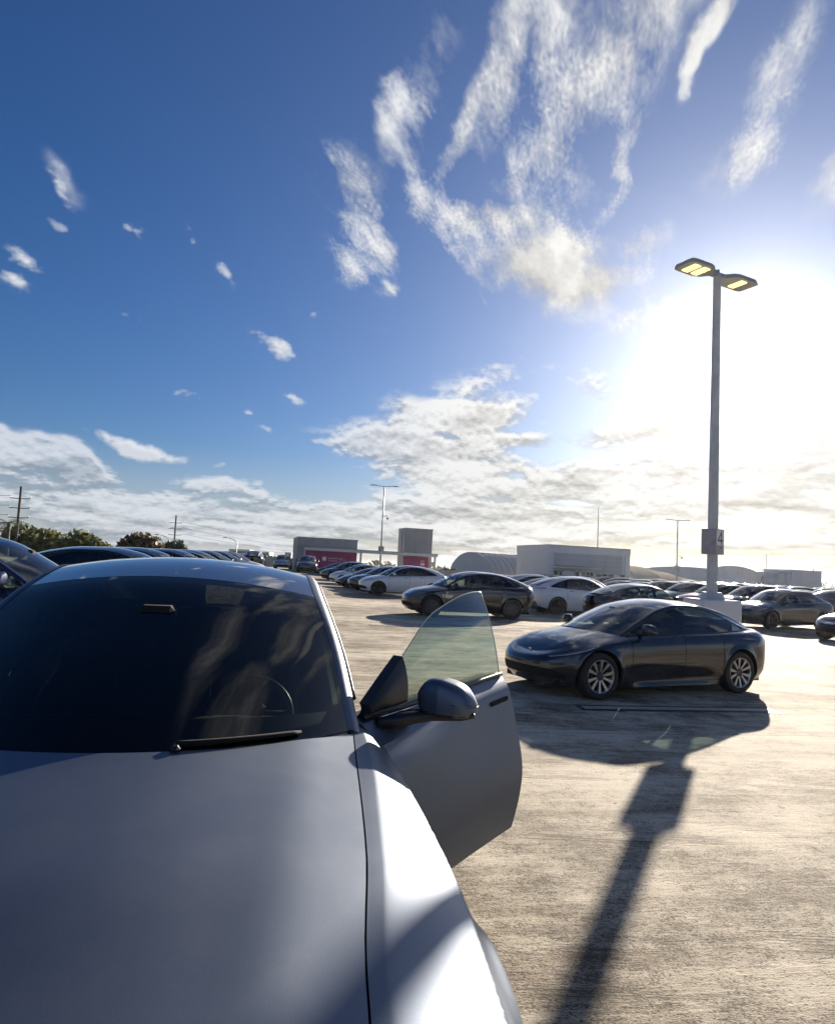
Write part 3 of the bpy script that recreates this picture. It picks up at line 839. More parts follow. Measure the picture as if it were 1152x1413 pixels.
    if hi or hero:
        gp = MB()
        g_ = []
        for sg in (1, -1):
            T_ = C_.row(C_.K - 1, xh)
            a = T_ + np.array([0, .008, -.010]); b = T_ + np.array([0, -.014, -.010])
            a[:, 0] -= 0; b[:, 0] += .012 * np.clip(1 - xh / .3, 0, 1)
            gg = lx(np.stack([a, b], 1), L); gp.grid(gg if sg > 0 else fl(gg), M['void'])
        gp.build('hood_gap', root)
    # cowl below the windscreen
    cw = MB(); w7 = np.linspace(-1, 1, 25)
    e0 = C_.top(np.full(25, C_.x0), w7); 
    c0 = e0 + np.array([-.03, 0, -.030]); c1 = e0 + np.array([.06, 0, -.020])
    cw.grid(lx(np.stack([c0, c1], 0), L), M['black']); cw.build('cowl', root)
    # glass along the top: windscreen, roof, rear window
    nw = 25 if hi or hero else 9
    wv = np.linspace(-1, 1, nw)
    for nm_, xa, xb, gm, n_ in (('windscreen', C_.x0, d['xws'], glass[0], 20), ('roof_glass', d['xws'], d['xroof'], 'g_roof', 18), ('rear_window', d['xroof'], C_.x1, glass[2], 18)):
        if not (hi or hero): n_ //= 2
        xs_ = np.linspace(xa, xb - .006, n_)
        tp = C_.top(xs_[:, None], wv[None, :]); tn = C_.normals(tp)
        g = MB(); g.grid(lx(tp, L), M[gm], None, tn * np.array([-1, 1, 1])); g.build(nm_, root)
    # black frit and header strips right under the glass
    fr = MB()
    if hi or hero:
        for xa, xb in ((C_.x0, C_.x0 + .10), (d['xws'] - .05, d['xws'] + .10), (d['xroof'] - .06, d['xroof'] + .06), (C_.x1 - .08, C_.x1)):
            tp = C_.top(np.linspace(xa, xb, 4)[:, None], wv[None, :]); tp[..., 2] -= .006
            fr.grid(lx(tp, L), M['black'])
        for sg in (1, -1):
            tp = C_.top(np.linspace(C_.x0, C_.x1, 40)[:, None], np.array([.94, 1.0])[None, :]); tp[..., 2] -= .006
            q = lx(tp, L); fr.grid(q if sg > 0 else fl(q), M['black'])
        fr.build('frit_band', root)
    # side windows, doors and what hangs on them
    pa, pb = d['pillar']
    vv = np.linspace(0, 1, 7 if hi or hero else 4)
    sg_grid = np.stack([side_pt(frac * q) for q in vv], 1); sgn_ = C_.normals(sg_grid)
    umid = (upx[:-1] + upx[1:]) / 2
    dlist = {}
    for sg in (1, -1):
        Qs, Ns = (Q, Nq) if sg > 0 else (fl(Q), fl(Nq))
        sgq, sgm = lx(sg_grid, L), sgn_ * np.array([-1, 1, 1])
        if sg < 0: sgq, sgm = fl(sgq), fl(sgm)
        for k in (0, 1):
            if hero and sg > 0 and k == 0:
                piv = np.array([L / 2 - dr[0] - .02, .86, 0])
                dv = bpy.data.objects.new('door', None); COL.objects.link(dv); dv.parent = root
                dv.location = piv; dv.rotation_euler = (0, 0, open_door); dv.empty_display_size = .1
                dpar = dv; off = -piv
            else:
                dpar = None; off = np.zeros(3)
            db = MB(); db.grid(Qs + off, paint, dm[k], Ns)
            if hero and sg > 0 and k == 0:
                # thickness of the open door: edge return and inner trim
                inn = Q.copy() + off; inn[..., 1] -= .11
                db.grid(inn, M['cabin'], dm[k])
                ci = np.nonzero(dm[k].any(1))[0]; ri = np.nonzero(dm[k].any(0))[0]
                i0, i1, j0, j1 = ci[0], ci[-1] + 1, ri[0], ri[-1] + 1
                for line in (Q[i1, j0:j1 + 1], Q[i0, j0:j1 + 1], Q[i0:i1 + 1, j0], Q[i0:i1 + 1, j1]):
                    l2 = line.copy(); l2[:, 1] -= .11
                    db.grid(np.stack([line, l2], 1) + off, paint if line is not None and len(line) == j1 + 1 - j0 else M['black'])
            do = db.build('door' if dpar is None else 'door_skin', root if dpar is None else dpar)
            host = do if dpar is None else dpar
            a, b = (xd0 - .16, pa) if k == 0 else (pb, xd2)
            # window of this door
            if not (hero and sg > 0 and k == 0):
                g = MB(); g.grid(sgq, M[glass[1] if k == 0 else glass[2]], np.repeat(((umid > a + (.12 if k == 0 else 0)) & (umid < b))[:, None], len(vv) - 1, 1), sgm); g.build('window', host)
            # handle
            xh_ = dr[k + 1] - (.21 if k == 0 else .19) + (.07 if hero else 0)
            hgr = C_.surf(np.linspace(xh_ - .105, xh_ + .085, 7)[:, None], np.array([3.52, 3.6, 3.68])[None, :]); hnn = C_.normals(hgr)
            hgr = hgr + hnn * .004; hgr[:, 1] += hnn[:, 1] * .006
            hq, hm_ = lx(hgr, L), hnn * np.array([-1, 1, 1])
            if sg < 0: hq, hm_ = fl(hq), fl(hm_)
            h_b = MB(); h_b.grid(hq + off, M['void'] if hero else (M['gloss_black'] if paint.name.startswith('white') else paint), None, hm_); h_b.build('handle', host)
            if k == 0:
                dlist[sg] = (host, off)
        # B pillar, sail and belt trim
        tr_ = MB()
        po = sgq + sgm * .002
        hero_side = hero and sg > 0
        if not hero_side:
            tr_.grid(po, M['gloss_black'], np.repeat((((umid > pa) & (umid < pb)) | (umid < xd0 - .04))[:, None], len(vv) - 1, 1), sgm)
        else:
            tr_.grid(po, M['gloss_black'], np.repeat(((umid > pa) & (umid < pb))[:, None], len(vv) - 1, 1), sgm)
        if hi or hero:
            bl = side_pt(np.zeros_like(upx) + .0); bl[:, 1] += .010; bl = bl[(upx > xd0 - .1) & (upx < xd2)]
            q = lx(bl, L); q = q if sg > 0 else fl(q)
            if hero_side: q = q[q[:, 0] < L / 2 - dr[1]]
            tr_.tube(q, .010, M['black'], 5)
            ub_ = side_pt(frac); ub_[:, 1] += .004; ub_ = ub_[(upx > xd0 - .1) & (upx < xd2 - .01)]
            q = lx(ub_, L); q = q if sg > 0 else fl(q); tr_.tube(q, .009, M['black'], 5)
        tr_.build('window_trim', root)
    # mirrors
    def mirror(sg, parent, off):
        c = np.array([LM_ / 2 - (xd0 + (.13 if hero else .10)), sg * (.865 if kind != 'sedan' else .83), (1.06 if kind != 'sedan' else .945) - (.02 if hero else 0)]) + off
        mb = MB()
        nu_, nv_ = 24, 30
        U = np.linspace(0, 2 * math.pi, nu_); Vv = np.linspace(-math.pi / 2, math.pi / 2, nv_)
        def se(a, p): return np.sign(a) * np.abs(a) ** p
        ct_, st_ = se(np.cos(Vv), .42)[None, :], se(np.sin(Vv), .8)[None, :]
        X = .088 * se(np.cos(U), .6)[:, None] * ct_; Y = .124 * se(np.sin(U), .55)[:, None] * ct_; Z = .080 * st_ * np.ones((nu_, 1))
        Y = Y * (1 - .26 * Z / .080 * (Z > 0)) * (1 - .04 * (Z < 0)); Z = Z + .10 * Y * -.25 * 1
        Z = np.maximum(Z, -.062)
        X = np.where(X < 0, X * .45, X)                         # flat mirror face behind, full shell in front
        Z = Z - .22 * np.clip(Y, 0, 1) * (Z > 0)
        X = X - .20 * np.abs(Y) * (Y > 0)
        S_ = np.stack([X, sg * (Y + .155), Z + .075], -1) + c
        Zb = (.080 * st_ * np.ones((nu_, 1)))[:-1, :-1]; seam_ = (Zb > .010) & (Zb < .018)
        up_m = (Zb > -.052) & ~seam_
        nn = np.cross(np.gradient(S_, axis=0), np.gradient(S_, axis=1)); nn /= np.maximum(np.linalg.norm(nn, axis=-1, keepdims=True), 1e-9)
        cc = S_.reshape(-1, 3).mean(0)
        if ((S_ - cc) * nn).sum() < 0: nn = -nn
        mb.grid(S_, paint, up_m, nn); mb.grid(S_, M['gloss_black'], ~up_m, nn)
        mb.tube([c + np.array([.03, -sg * .06, -.035]), c + np.array([.015, sg * .05, .0]), c + np.array([.0, sg * .13, .018])], [.030, .026, .022], M['black'], 8)
        if hero:
            mb.tube([c + np.array([.20, -sg * .05, -.03]), c + np.array([.10, sg * .02, -.012]), c + np.array([.03, sg * .10, .004]), c + np.array([.0, sg * .22, .012]), c + np.array([-.01, sg * .275, .022])], [.026, .028, .024, .018, .010], M['black'], 8)
        return mb.build('mirror', parent)
    for sg in (1, -1):
        if hero and sg > 0: continue
        mirror(sg, root, np.zeros(3))
    if hi and not hero:
        # lamps, grille, badge and plate lie on the skin as thin pieces
        def patch(nm_, x_, r0f, r1f, off, m, n2=5):
            mb = MB()
            for sg in (1, -1):
                t = np.linspace(0, 1, n2)[None, :]
                rr = r0f(x_)[:, None] * (1 - t) + r1f(x_)[:, None] * t
                g = C_.surf(np.repeat(x_[:, None], n2, 1), rr); nn = C_.normals(g); g = g + nn * off
                q, qn_ = lx(g, L), nn * np.array([-1, 1, 1])
                b_ = MB(); b_.grid(q if sg > 0 else fl(q), m, None, qn_ if sg > 0 else fl(qn_))
                if nm_ in ('headlight', 'taillight', 'daylight_strip'): b_.build(nm_, root)
                else: mb.add(b_.v, b_.f, m, True, b_.n)
            if mb.v: mb.build(nm_, root)
        Ec = lambda a, b, n_=16: d['Xf'] * (1 - np.cos(np.linspace(a, b, n_)) ** (2 / d['pf']))
        x_ = Ec(.62, 1.46); t0 = (x_ - x_[0]) / (x_[-1] - x_[0])
        patch('headlight', x_, lambda x: 3.52 + .10 * t0 + .30 * t0 ** 2, lambda x: 3.62 + .55 * np.sqrt(np.clip(t0, 0, 1)) * (1 - .30 * t0), .004, M['lamp_glass'])
        if led:
            patch('daylight_strip', x_, lambda x: 3.50 + .10 * t0 + .30 * t0 ** 2, lambda x: 3.56 + .10 * t0 + .30 * t0 ** 2, .007, M['lamp_white'], 3)
        x_ = Ec(0.0, .95); patch('grille', x_, lambda x: np.full_like(x, .9), lambda x: 1.75 - .5 * (x / x[-1]) ** 2, .003, M['void'])
        Er = lambda a, b, n_=14: L - d['Xr'] * (1 - np.cos(np.linspace(a, b, n_)) ** (2 / d['pr']))
        x_ = Er(.55, 1.45); t1 = (x_ - x_[0]) / (x_[-1] - x_[0])
        patch('taillight', x_, lambda x: 3.95 - .0 * t1, lambda x: 4.35 - .25 * (1 - t1), .004, M['lamp_red'])
        x_ = Er(0, .6); patch('rear_bumper', x_, lambda x: np.full_like(x, .3), lambda x: np.full_like(x, 1.3), .003, M['black'])
        # emblem on the nose
        em = MB(); xe = .07
        p = C_.lid(np.array([.035]), np.array([0.0]), True, 0)[0]
        em.box((L / 2 - p[0] + .004, 0, p[2] + .012), (.006, .075, .012), M['chrome']); em.box((L / 2 - p[0] + .006, 0, p[2] - .020), (.006, .020, .055), M['chrome'])
        em.build('emblem', root)
    # cabin
    if interior:
        s1 = seat_mb(); L0 = L; L = L - 2 * (C_.x0 - 1.33)
        fz = .30 if kind != 'sedan' else .16
        zsc = 1.0 if kind != 'sedan' else .92
        o1 = s1.build('seat', root, (L / 2 - 2.28, .37, fz)); o2 = o1.copy(); COL.objects.link(o2); o2.location.y = -.37
        o1.scale.z = o2.scale.z = zsc
        o3 = seat_mb(1.25, True).build('rear_seat', root, (L / 2 - 3.18, 0, fz + .03)); o3.scale.z = zsc * .95
        dz_ = 0 if kind != 'sedan' else -.11
        da = MB()
        da.box((L / 2 - 1.62, 0, .90 + dz_), (.52, 1.42, .14), M['cabin'], bevel=.05)
        da.box((L / 2 - 1.86, 0, .945 + dz_), (.05, 1.40, .035), M['dash_trim'], bevel=.01)
        da.box((L / 2 - 1.95, 0, .62 + dz_), (.5, .26, .5), M['cabin'], bevel=.04)
        da.build('dashboard', root)
        sc_ = MB(); sc_.box((L / 2 - 1.92, 0, 1.02 + dz_), (.02, .40, .24), M['screen'], bevel=.006, M=Matrix.Rotation(R(-12), 3, 'Y')); sc_.build('screen', root)
        sw_ = MB()
        ring = [(math.cos(a) * .178, math.sin(a) * .165) for a in np.linspace(0, 2 * math.pi, 33)]
        Mx = Matrix.Rotation(R(-24), 3, 'Y')
        cc = Vector((L / 2 - 2.0, .37, .94 + dz_))
        sw_.tube([Mx @ Vector((0, a, b)) + cc for a, b in ring], .016, M['cabin'] if not hero else M['wheel_rim'], 8, cap=False)
        for a in (0, math.pi, -math.pi / 2):
            sw_.tube([cc, Mx @ Vector((0, math.cos(a) * .17, math.sin(a) * .16)) + cc], .02, M['cabin'], 6)
        sw_.box(cc, (.04, .14, .10), M['cabin'], bevel=.02, M=Mx); sw_.build('steering_wheel', root)
        fl_ = MB(); fl_.box((L / 2 - 2.6, 0, fz + .02), (2.6, 1.5, .04), M['cabin']); fl_.build('cabin_floor', root)
        bk = MB(); bk.box((L / 2 - 3.62, 0, .70 + dz_), (.24, 1.42, .78), M['cabin'], bevel=.04); bk.box((L / 2 - 3.85, 0, .94 + dz_), (.06, 1.16, .66), M['cabin']); bk.build('bulkhead', root)
        pm = lx(C_.top(np.array([d['xws'] - .20]), np.array([0.0])), C_.L)[0]
        rv = MB(); rv.box((pm[0] - .03, 0, pm[2] - .10), (.03, .25, .07), M['void'], bevel=.012); rv.box((pm[0] + .04, 0, pm[2] - .05), (.12, .14, .07), M['void'], bevel=.02); rv.build('rear_view_mirror', root)
    wheel_part(root, d, C_.L, style, hi or hero)
    return root, C_, dlist, mirror

# ------------------------------------------------------------------ paints
M['wheel_rim'] = mat_p('steering_rim', (.10, .10, .10), .35)
PT = {}
PT['matte'] = mat_paint('matte_grey_wrap', (.115, .145, .20), metal=.84, rough=.46, coat=0.0, dust=.05)
PT['dark'] = mat_paint('dark_grey_paint', (.022, .023, .027), metal=.5, rough=.25, dust=.06)
PT['black'] = mat_paint('black_paint', (.010, .010, .012), metal=.2, rough=.22, dust=.05)
PT['white'] = mat_paint('white_pearl_paint', (.74, .75, .77), metal=.05, rough=.30, dust=.08)
PT['silver'] = mat_paint('silver_paint', (.30, .31, .32), metal=.8, rough=.28, dust=.12)
PT['blue'] = mat_paint('deep_blue_paint', (.012, .025, .09), metal=.5, rough=.28, dust=.12)
PT['red'] = mat_paint('red_paint', (.20, .012, .014), metal=.4, rough=.28, dust=.12)

# ------------------------------------------------------------------ ground
def deck_z(x, y):
    """the deck is laid to fall: it rises gently towards the left edge"""
    t = np.clip((-np.asarray(x, float) - 1.5) / 6.0, 0, None)
    return np.minimum(.34 * t * t / (1 + t) + 0.0 * np.asarray(y), .55)

def mat_deck():
    m = bpy.data.materials.new('brushed_concrete'); m.use_nodes = True
    t = m.node_tree; b = t.nodes['Principled BSDF']
    tcn = t.nodes.new('ShaderNodeTexCoord'); ob = tcn.outputs['Object']
    x, y, z = sep(t, ob)
    A = R(-9)                                            # the brush went across the aisle
    u = x * math.cos(A) - y * math.sin(A); v = x * math.sin(A) + y * math.cos(A)
    wob = noise(t, vec(t, u * .35, v * .35, 0.0), 1.0, 3.0)
    v2 = v + wob * .22
    brush = noise(t, vec(t, u * 1.1, v2 * 42.0, 0.0), 1.0, 3.0, .6)
    brush2 = noise(t, vec(t, u * .25, v2 * 9.0, 3.0), 1.0, 4.0, .6)
    gv = vec(t, u * .62, v2, 0.0)
    grain = noise(t, gv, 120.0, 3.0, .65)
    grain2 = noise(t, gv, 46.0, 4.0, .7)
    clump = noise(t, vec(t, u * 6.0, v2 * 13.0, 2.0), 1.0, 5.0, .74)
    big = noise(t, vec(t, u * .10, v * .22, 1.0), 1.0, 5.0, .62)
    mid_ = noise(t, vec(t, u * 1.0, v * 1.5, 5.0), 1.0, 7.0, .74)
    tyre = noise(t, vec(t, u * .10, v * .9, 8.0), 1.0, 4.0, .6)
    scr_v = v + u * .16
    scr = noise(t, vec(t, u * .8, scr_v * 75.0, 4.0), 1.0, 2.0, .5) * noise(t, vec(t, u * .5, scr_v * 2.2, 6.0), 1.0, 4.0, .6).step(.50, .62)
    tone = big * .34 + mid_ * .48 + brush2 * .18
    c = mixc(t, tone.step(.42, .58), (.27, .22, .16), (.58, .51, .40))
    soil = (big - 0.5) * -.30 + (mid_ - 0.5) * -.34
    pit = grain * .42 + grain2 * .26 + clump * .24 + brush * .08 + soil * .8
    c = mixc(t, pit.step(.49, .56) * .92, c, (.085, .066, .046))  # the low sun's speckle on rough grain, painted dark in the hollows
    c = mixc(t, pit.step(.43, .36) * .6, c, (.70, .62, .50))  # and painted pale on the raised grains
    c = mixc(t, scr.step(.46, .58) * .85, c, (.10, .078, .055))
    c = mixc(t, tyre.step(.54, .70) * .40, c, (.13, .108, .085))
    spots = noise(t, ob, 7.0, 2.0, .5).step(.72, .76) * .6
    c = mixc(t, spots, c, (.06, .05, .042))
    # pours: narrow joints every 6 m along and 9 m across
    def joint(q, per, wd):
        f = (q * (1 / per))._m('FRACT'); d_ = (f - 0.5)._m('ABSOLUTE') * per
        return d_.step(wd, wd * .5)
    wig = noise(t, ob, 1.5, 2.0) * .03
    j = joint(v + wig + 1.9, 6.1, .02) * .6
    c = mixc(t, j * .7, c, (.07, .058, .047))
    t.links.new(c, b.inputs['Base Color'])
    b.inputs['Specular IOR Level'].default_value = .18
    t.links.new((grain2 * .2 + .75).o, b.inputs['Roughness'])
    hgt = brush * .30 - grain * .45 - grain2 * .45 - clump * .5 + mid_ * .4 - scr * .3 - j * .8
    bn = t.nodes.new('ShaderNodeBump'); bn.inputs['Strength'].default_value = .6; bn.inputs['Distance'].default_value = .012
    t.links.new(hgt.o, bn.inputs['Height']); t.links.new(bn.outputs[0], b.inputs['Normal'])
    return m
M['deck'] = mat_deck()
g = MB()
xs_ = np.concatenate([np.linspace(-75, -14, 12), np.linspace(-13, 0, 27), np.linspace(1, 130, 20)])
ys_ = np.concatenate([np.linspace(-25, 118, 36)])
XX, YY = np.meshgrid(xs_, ys_, indexing='ij')
g.grid(np.stack([XX, YY, deck_z(XX, YY)], -1), M['deck'], None, None)
tag(g.build('parking_deck'), kind='structure')
M['land'] = mat_p('far_land', (.12, .12, .10), .9, vary=(.02, .3))
g = MB(); g.grid(np.array([[(-5000, -2500, -9.0), (-5000, 6000, -9.0)], [(5000, -2500, -9.0), (5000, 6000, -9.0)]], float), M['land'])
tag(g.build('ground'), kind='structure')

def stall_line(p0, p1, w=.16, label=None):
    a, b = np.array(p0, float), np.array(p1, float); t = (b - a) / np.linalg.norm(b - a); n = np.array([-t[1], t[0]])
    root = empty('stall_line', (0, 0, 0)); root['label'] = label; root['category'] = 'road marking'; root['group'] = 'painted stall lines on the deck'
    for nm_, hw, z, m in (('dark_border', w * .5 + .09, .004, 'line_black'), ('white_stripe', w * .5, .008, 'line_white')):
        mb = MB(); e = 0.0 if nm_ == 'dark_border' else .06
        mb.add([(*(a + t * e + n * hw), z), (*(a + t * e - n * hw), z), (*(b - t * e - n * hw), z), (*(b - t * e + n * hw), z)], [[0, 1, 2, 3]], M[m], smooth=False)
        mb.build(nm_, root)
def mat_worn(name, col, under, amt):
    m = mat_p(name, col, .6); t = m.node_tree; b = t.nodes['Principled BSDF']
    tcn = t.nodes.new('ShaderNodeTexCoord')
    n = noise(t, tcn.outputs['Object'], 14.0, 6.0, .7).step(.45 - amt, .62)
    t.links.new(mixc(t, n * .8, col, under), b.inputs['Base Color']); return m
M['line_black'] = mat_worn('old_black_paint', (.03, .027, .025), (.10, .085, .07), -.05)
M['line_white'] = mat_worn('old_white_paint', (.50, .48, .44), (.30, .26, .21), .05)

def head(deg):
    """a direction on the ground, degrees clockwise from straight ahead of the camera"""
    return (math.sin(R(deg)), math.cos(R(deg)))
# ------------------------------------------------------------------ the car in front
HERO_H = head(180 - 11)
def at_local(p, heading, lx_, ly_):
    """root position so that a point (forward, left) of the car falls on p"""
    f = np.array(heading); l = np.array([-f[1], f[0]])
    q = np.array(p) - f * lx_ - l * ly_
    return (q[0], q[1], 0)
HS = 1.045
hero_loc = at_local((-.215, 2.70), HERO_H, (5.43 / 2 - 2.01) * HS, .75 * HS)
hero, HC, HD, hmirror = build_car('parked_car', 'long_crossover', PT['matte'], hero_loc, HERO_H,
    'matte grey crossover in front with its front door standing open', 'car', None, 'dark', hi=True, scale=HS, glass=('g_hero', 'g_side', 'g_roof'), hero=True, open_door=-R(44))
door, doff = HD[1]
# window, sail and mirror that swing with the open door
def side_window(C_, xa, xb, off, n=40, nv=12, push=0.0, v0=0.0, v1=1.0, cut=None):
    d = C_.d; sw, sd_ = .052, .040
    X = np.linspace(xa, xb, n)
    xi = X
    lo = C_.row(C_.K - 1, xi); lo[:, 1] -= .006
    slope = np.interp(lo[:, 0], np.linspace(C_.x0, C_.x1, 60), np.gradient(C_.rz(np.linspace(C_.x0, C_.x1, 60)), np.linspace(C_.x0, C_.x1, 60)))
    up = np.stack([lo[:, 0] + .4 * sw * np.clip(slope, -1, 1), C_.ry(lo[:, 0]) + sw, C_.rz(lo[:, 0]) - sd_], -1)
    v = np.linspace(v0, v1, nv)[None, :, None]
    Pp = lo[:, None] * (1 - v) + up[:, None] * v
    Pp[..., 1] += .018 * (4 * v * (1 - v))[..., 0] + push
    return lx(Pp, C_.L) + off
wg = side_window(HC, 1.76 + .68, 2.66 + .68, doff, v0=-.02)
mb = MB(); mb.grid(wg, M['g_door'], None, None); 
wgi = wg.copy(); 
mb.build('window', door)
M['glass_edge'] = mat_p('glass_edge', (.45, .55, .48), .2)
mb = MB(); mb.tube(np.concatenate([wg[:, -1], wg[-1, ::-1]]), .0028, M['glass_edge'], 5); mb.build('window_edge', door)
sg_ = side_window(HC, 1.48 + .68, 1.755 + .68, doff, n=14, nv=6, push=.004)
mb = MB(); mb.grid(sg_, M['black']); b2 = sg_.copy(); b2[..., 1] -= .05; mb.grid(b2, M['black'])
mb.grid(np.stack([sg_[-1], b2[-1]], 1), M['black']); mb.grid(np.stack([sg_[:, -1], b2[:, -1]], 1), M['black']); mb.grid(np.stack([sg_[0], b2[0]], 1), M['black'])
mb.build('sail_panel', door)
hmirror(1, door, doff)
bl = side_window(HC, 1.46 + .68, 2.66 + .68, doff, n=30, nv=3, push=.012)[:, 0]
mb = MB(); mb.tube(bl + np.array([0, 0, .012]), .012, M['black'], 6); mb.tube(bl + np.array([0, .004, -.006]), .005, M['chrome'], 5); mb.build('window_trim', door)
# wipers at the foot of the windscreen
for xw0, yw0, xw1, yw1 in ((2.05, .20, 2.09, .56),):
    wv_ = np.linspace(0, 1, 14)
    yy = yw0 + (yw1 - yw0) * wv_
    wq = yy / HC.ry(np.full(14, 2.04))
    pp = HC.top(np.full(14, 2.025), wq); pp[:, 2] += .012; pp[:, 0] += .0
    mb = MB(); mb.tube(lx(pp, HC.L), [.008] * 13 + [.006], M['void'], 6)
    p2 = pp.copy(); p2[:, 0] += .02; p2[:, 2] -= .006; mb.tube(lx(p2, HC.L), .006, M['void'], 5)
    mb.box(lx(pp[:1], HC.L)[0] + np.array([.01, 0, -.01]), (.05, .03, .02), M['black'], bevel=.01)
    mb.build('wiper', hero)

# ------------------------------------------------------------------ the dark sedan on the right
SED_H = (-.905, -.427)
sedan, *_ = build_car('parked_car', 'sedan', PT['dark'], (3.59, 11.05, 0), SED_H, 'dark grey fastback sedan with silver multi-spoke wheels, alone beside the open door', 'car', None, 'silver', True, .955, glass=('g_front', 'g_side', 'g_side'))

stall_line((2.20, 9.05), (5.0, 9.55), label='pale stripe with dark borders on the concrete in the shade of the dark grey sedan')
stall_line((13.6, 21.2), (17.6, 20.6), label='white stripe on the concrete before the cut-off grey sedan at the right')
stall_line((-1.2, 19.5), (3.2, 20.4), label='faint stripe across the concrete in front of the black crossover')
stall_line((-4.6, 33.0), (.2, 34.1), label='faint stripe across the concrete before the large white crossover')

# ------------------------------------------------------------------ the row across the aisle
DIM = dict(interior=True)
ROW_H = head(-104)
def put(kind, paint, x, y, h, label, group=None, style='dark', scale=.96, hi=True, glass=('g_front', 'g_side', 'g_dark'), cat='car', zs=1.0, interior=True):
    return build_car('parked_car', kind, PT[paint], (x, y, float(deck_z(x, y))), h, label, cat, group, style, hi, scale, glass, interior=interior, zs=zs)[0]
G_ROW = 'cars parked in the row across the aisle'
put('crossover', 'black', 1.95, 25.0, head(-101), 'black crossover with covered wheels, seen through the window of the open door', G_ROW, 'cap', 1.0, glass=('g_front', 'g_side', 'g_dark'))
put('crossover', 'white', -.62, 39.2, ROW_H, 'large white crossover, nearest of the row beyond and left of the black crossover', G_ROW, 'dark', 1.06)
put('crossover', 'black', -1.75, 43.0, ROW_H, 'black crossover half hidden behind the nose of the large white crossover', G_ROW, 'dark', 1.0)
put('sedan', 'dark', -2.9, 46.6, ROW_H, 'dark grey sedan between the black crossover and the smaller white car in the row', G_ROW, 'dark', 1.0)
put('crossover', 'white', -4.1, 52.5, ROW_H, 'smaller white car with dark wheels, second white car along the row', G_ROW, 'dark', .98)
put('crossover', 'black', -5.6, 59.5, ROW_H, 'black crossover at the far end of the row before the pink wall', G_ROW, 'dark', 1.05)
# facing the camera below the pink wall and the parapet
G_FAR = 'dark vehicles facing the aisle by the pink wall'
put('crossover', 'dark', -11.8, 76.0, head(172), 'dark pickup-sized vehicle with lit headlamp side, parked under the left corner of the grey block', G_FAR, 'dark', 1.12, zs=1.05, interior=False)
put('crossover', 'silver', -15.6, 82.0, head(172), 'grey vehicle facing the aisle in front of the parapet, left of the grey block', G_FAR, 'dark', 1.05, interior=False)
put('crossover', 'black', -17.2, 74.0, head(-8), 'tall black vehicle seen from behind, farthest left along the parapet', G_FAR, 'dark', 1.08, zs=1.1, interior=False)
put('sedan', 'dark', -8.3, 74.0, head(-100), 'low dark car close against the pink wall', G_FAR, 'dark', 1.0, interior=False)
# behind and right of the black crossover
put('crossover', 'white', 7.1, 29.6, head(78), 'white crossover seen from its rear side, just right of the black crossover', None, 'dark', .99)
put('crossover', 'dark', 8.0, 24.2, head(66), 'dark crossover with a greenish windscreen just behind the roof of the dark grey sedan', None, 'dark', .92, glass=('g_front', 'g_side', 'g_side'))
put('crossover', 'dark', 14.6, 27.6, head(-112), 'dusty grey crossover facing left, right of the white pole footing', None, 'dark', .95)
put('sedan', 'dark', 15.3, 22.6, head(-108), 'glinting grey sedan cut off by the right edge of the picture', None, 'dark', .98)
# left of the car in front: noses out to the aisle
G_L = 'cars in the row on the left, noses to the aisle'
LH = head(80)
Lrow = [(-5.5, 8.6, 'blue', 'dark blue crossover at the far left, nearest of the left row'),
        (-6.2, 14.6, 'black', 'black crossover second along the left row, its dark side windows rising above the grey roof'),
        (-7.4, 19.0, 'dark', 'dark grey crossover third along the left row, only its windscreen pillar showing'),
        (-8.2, 23.6, 'silver', 'silver crossover fourth along the left row behind the grey roof'),
        (-9.0, 28.2, 'white', 'white crossover fifth along the left row behind the grey roof'),
        (-9.9, 33.2, 'black', 'black crossover sixth along the left row below the small round tree'),
        (-10.9, 38.8, 'dark', 'dark grey crossover seventh along the left row'),
        (-12.0, 45.0, 'white', 'white crossover at the far end of the left row')]
for k, (x, y, p, lab) in enumerate(Lrow):
    put('crossover', p, x, y, LH, lab, G_L, 'dark', 1.0, hi=True, zs=1.10 if k == 0 else 1.03)

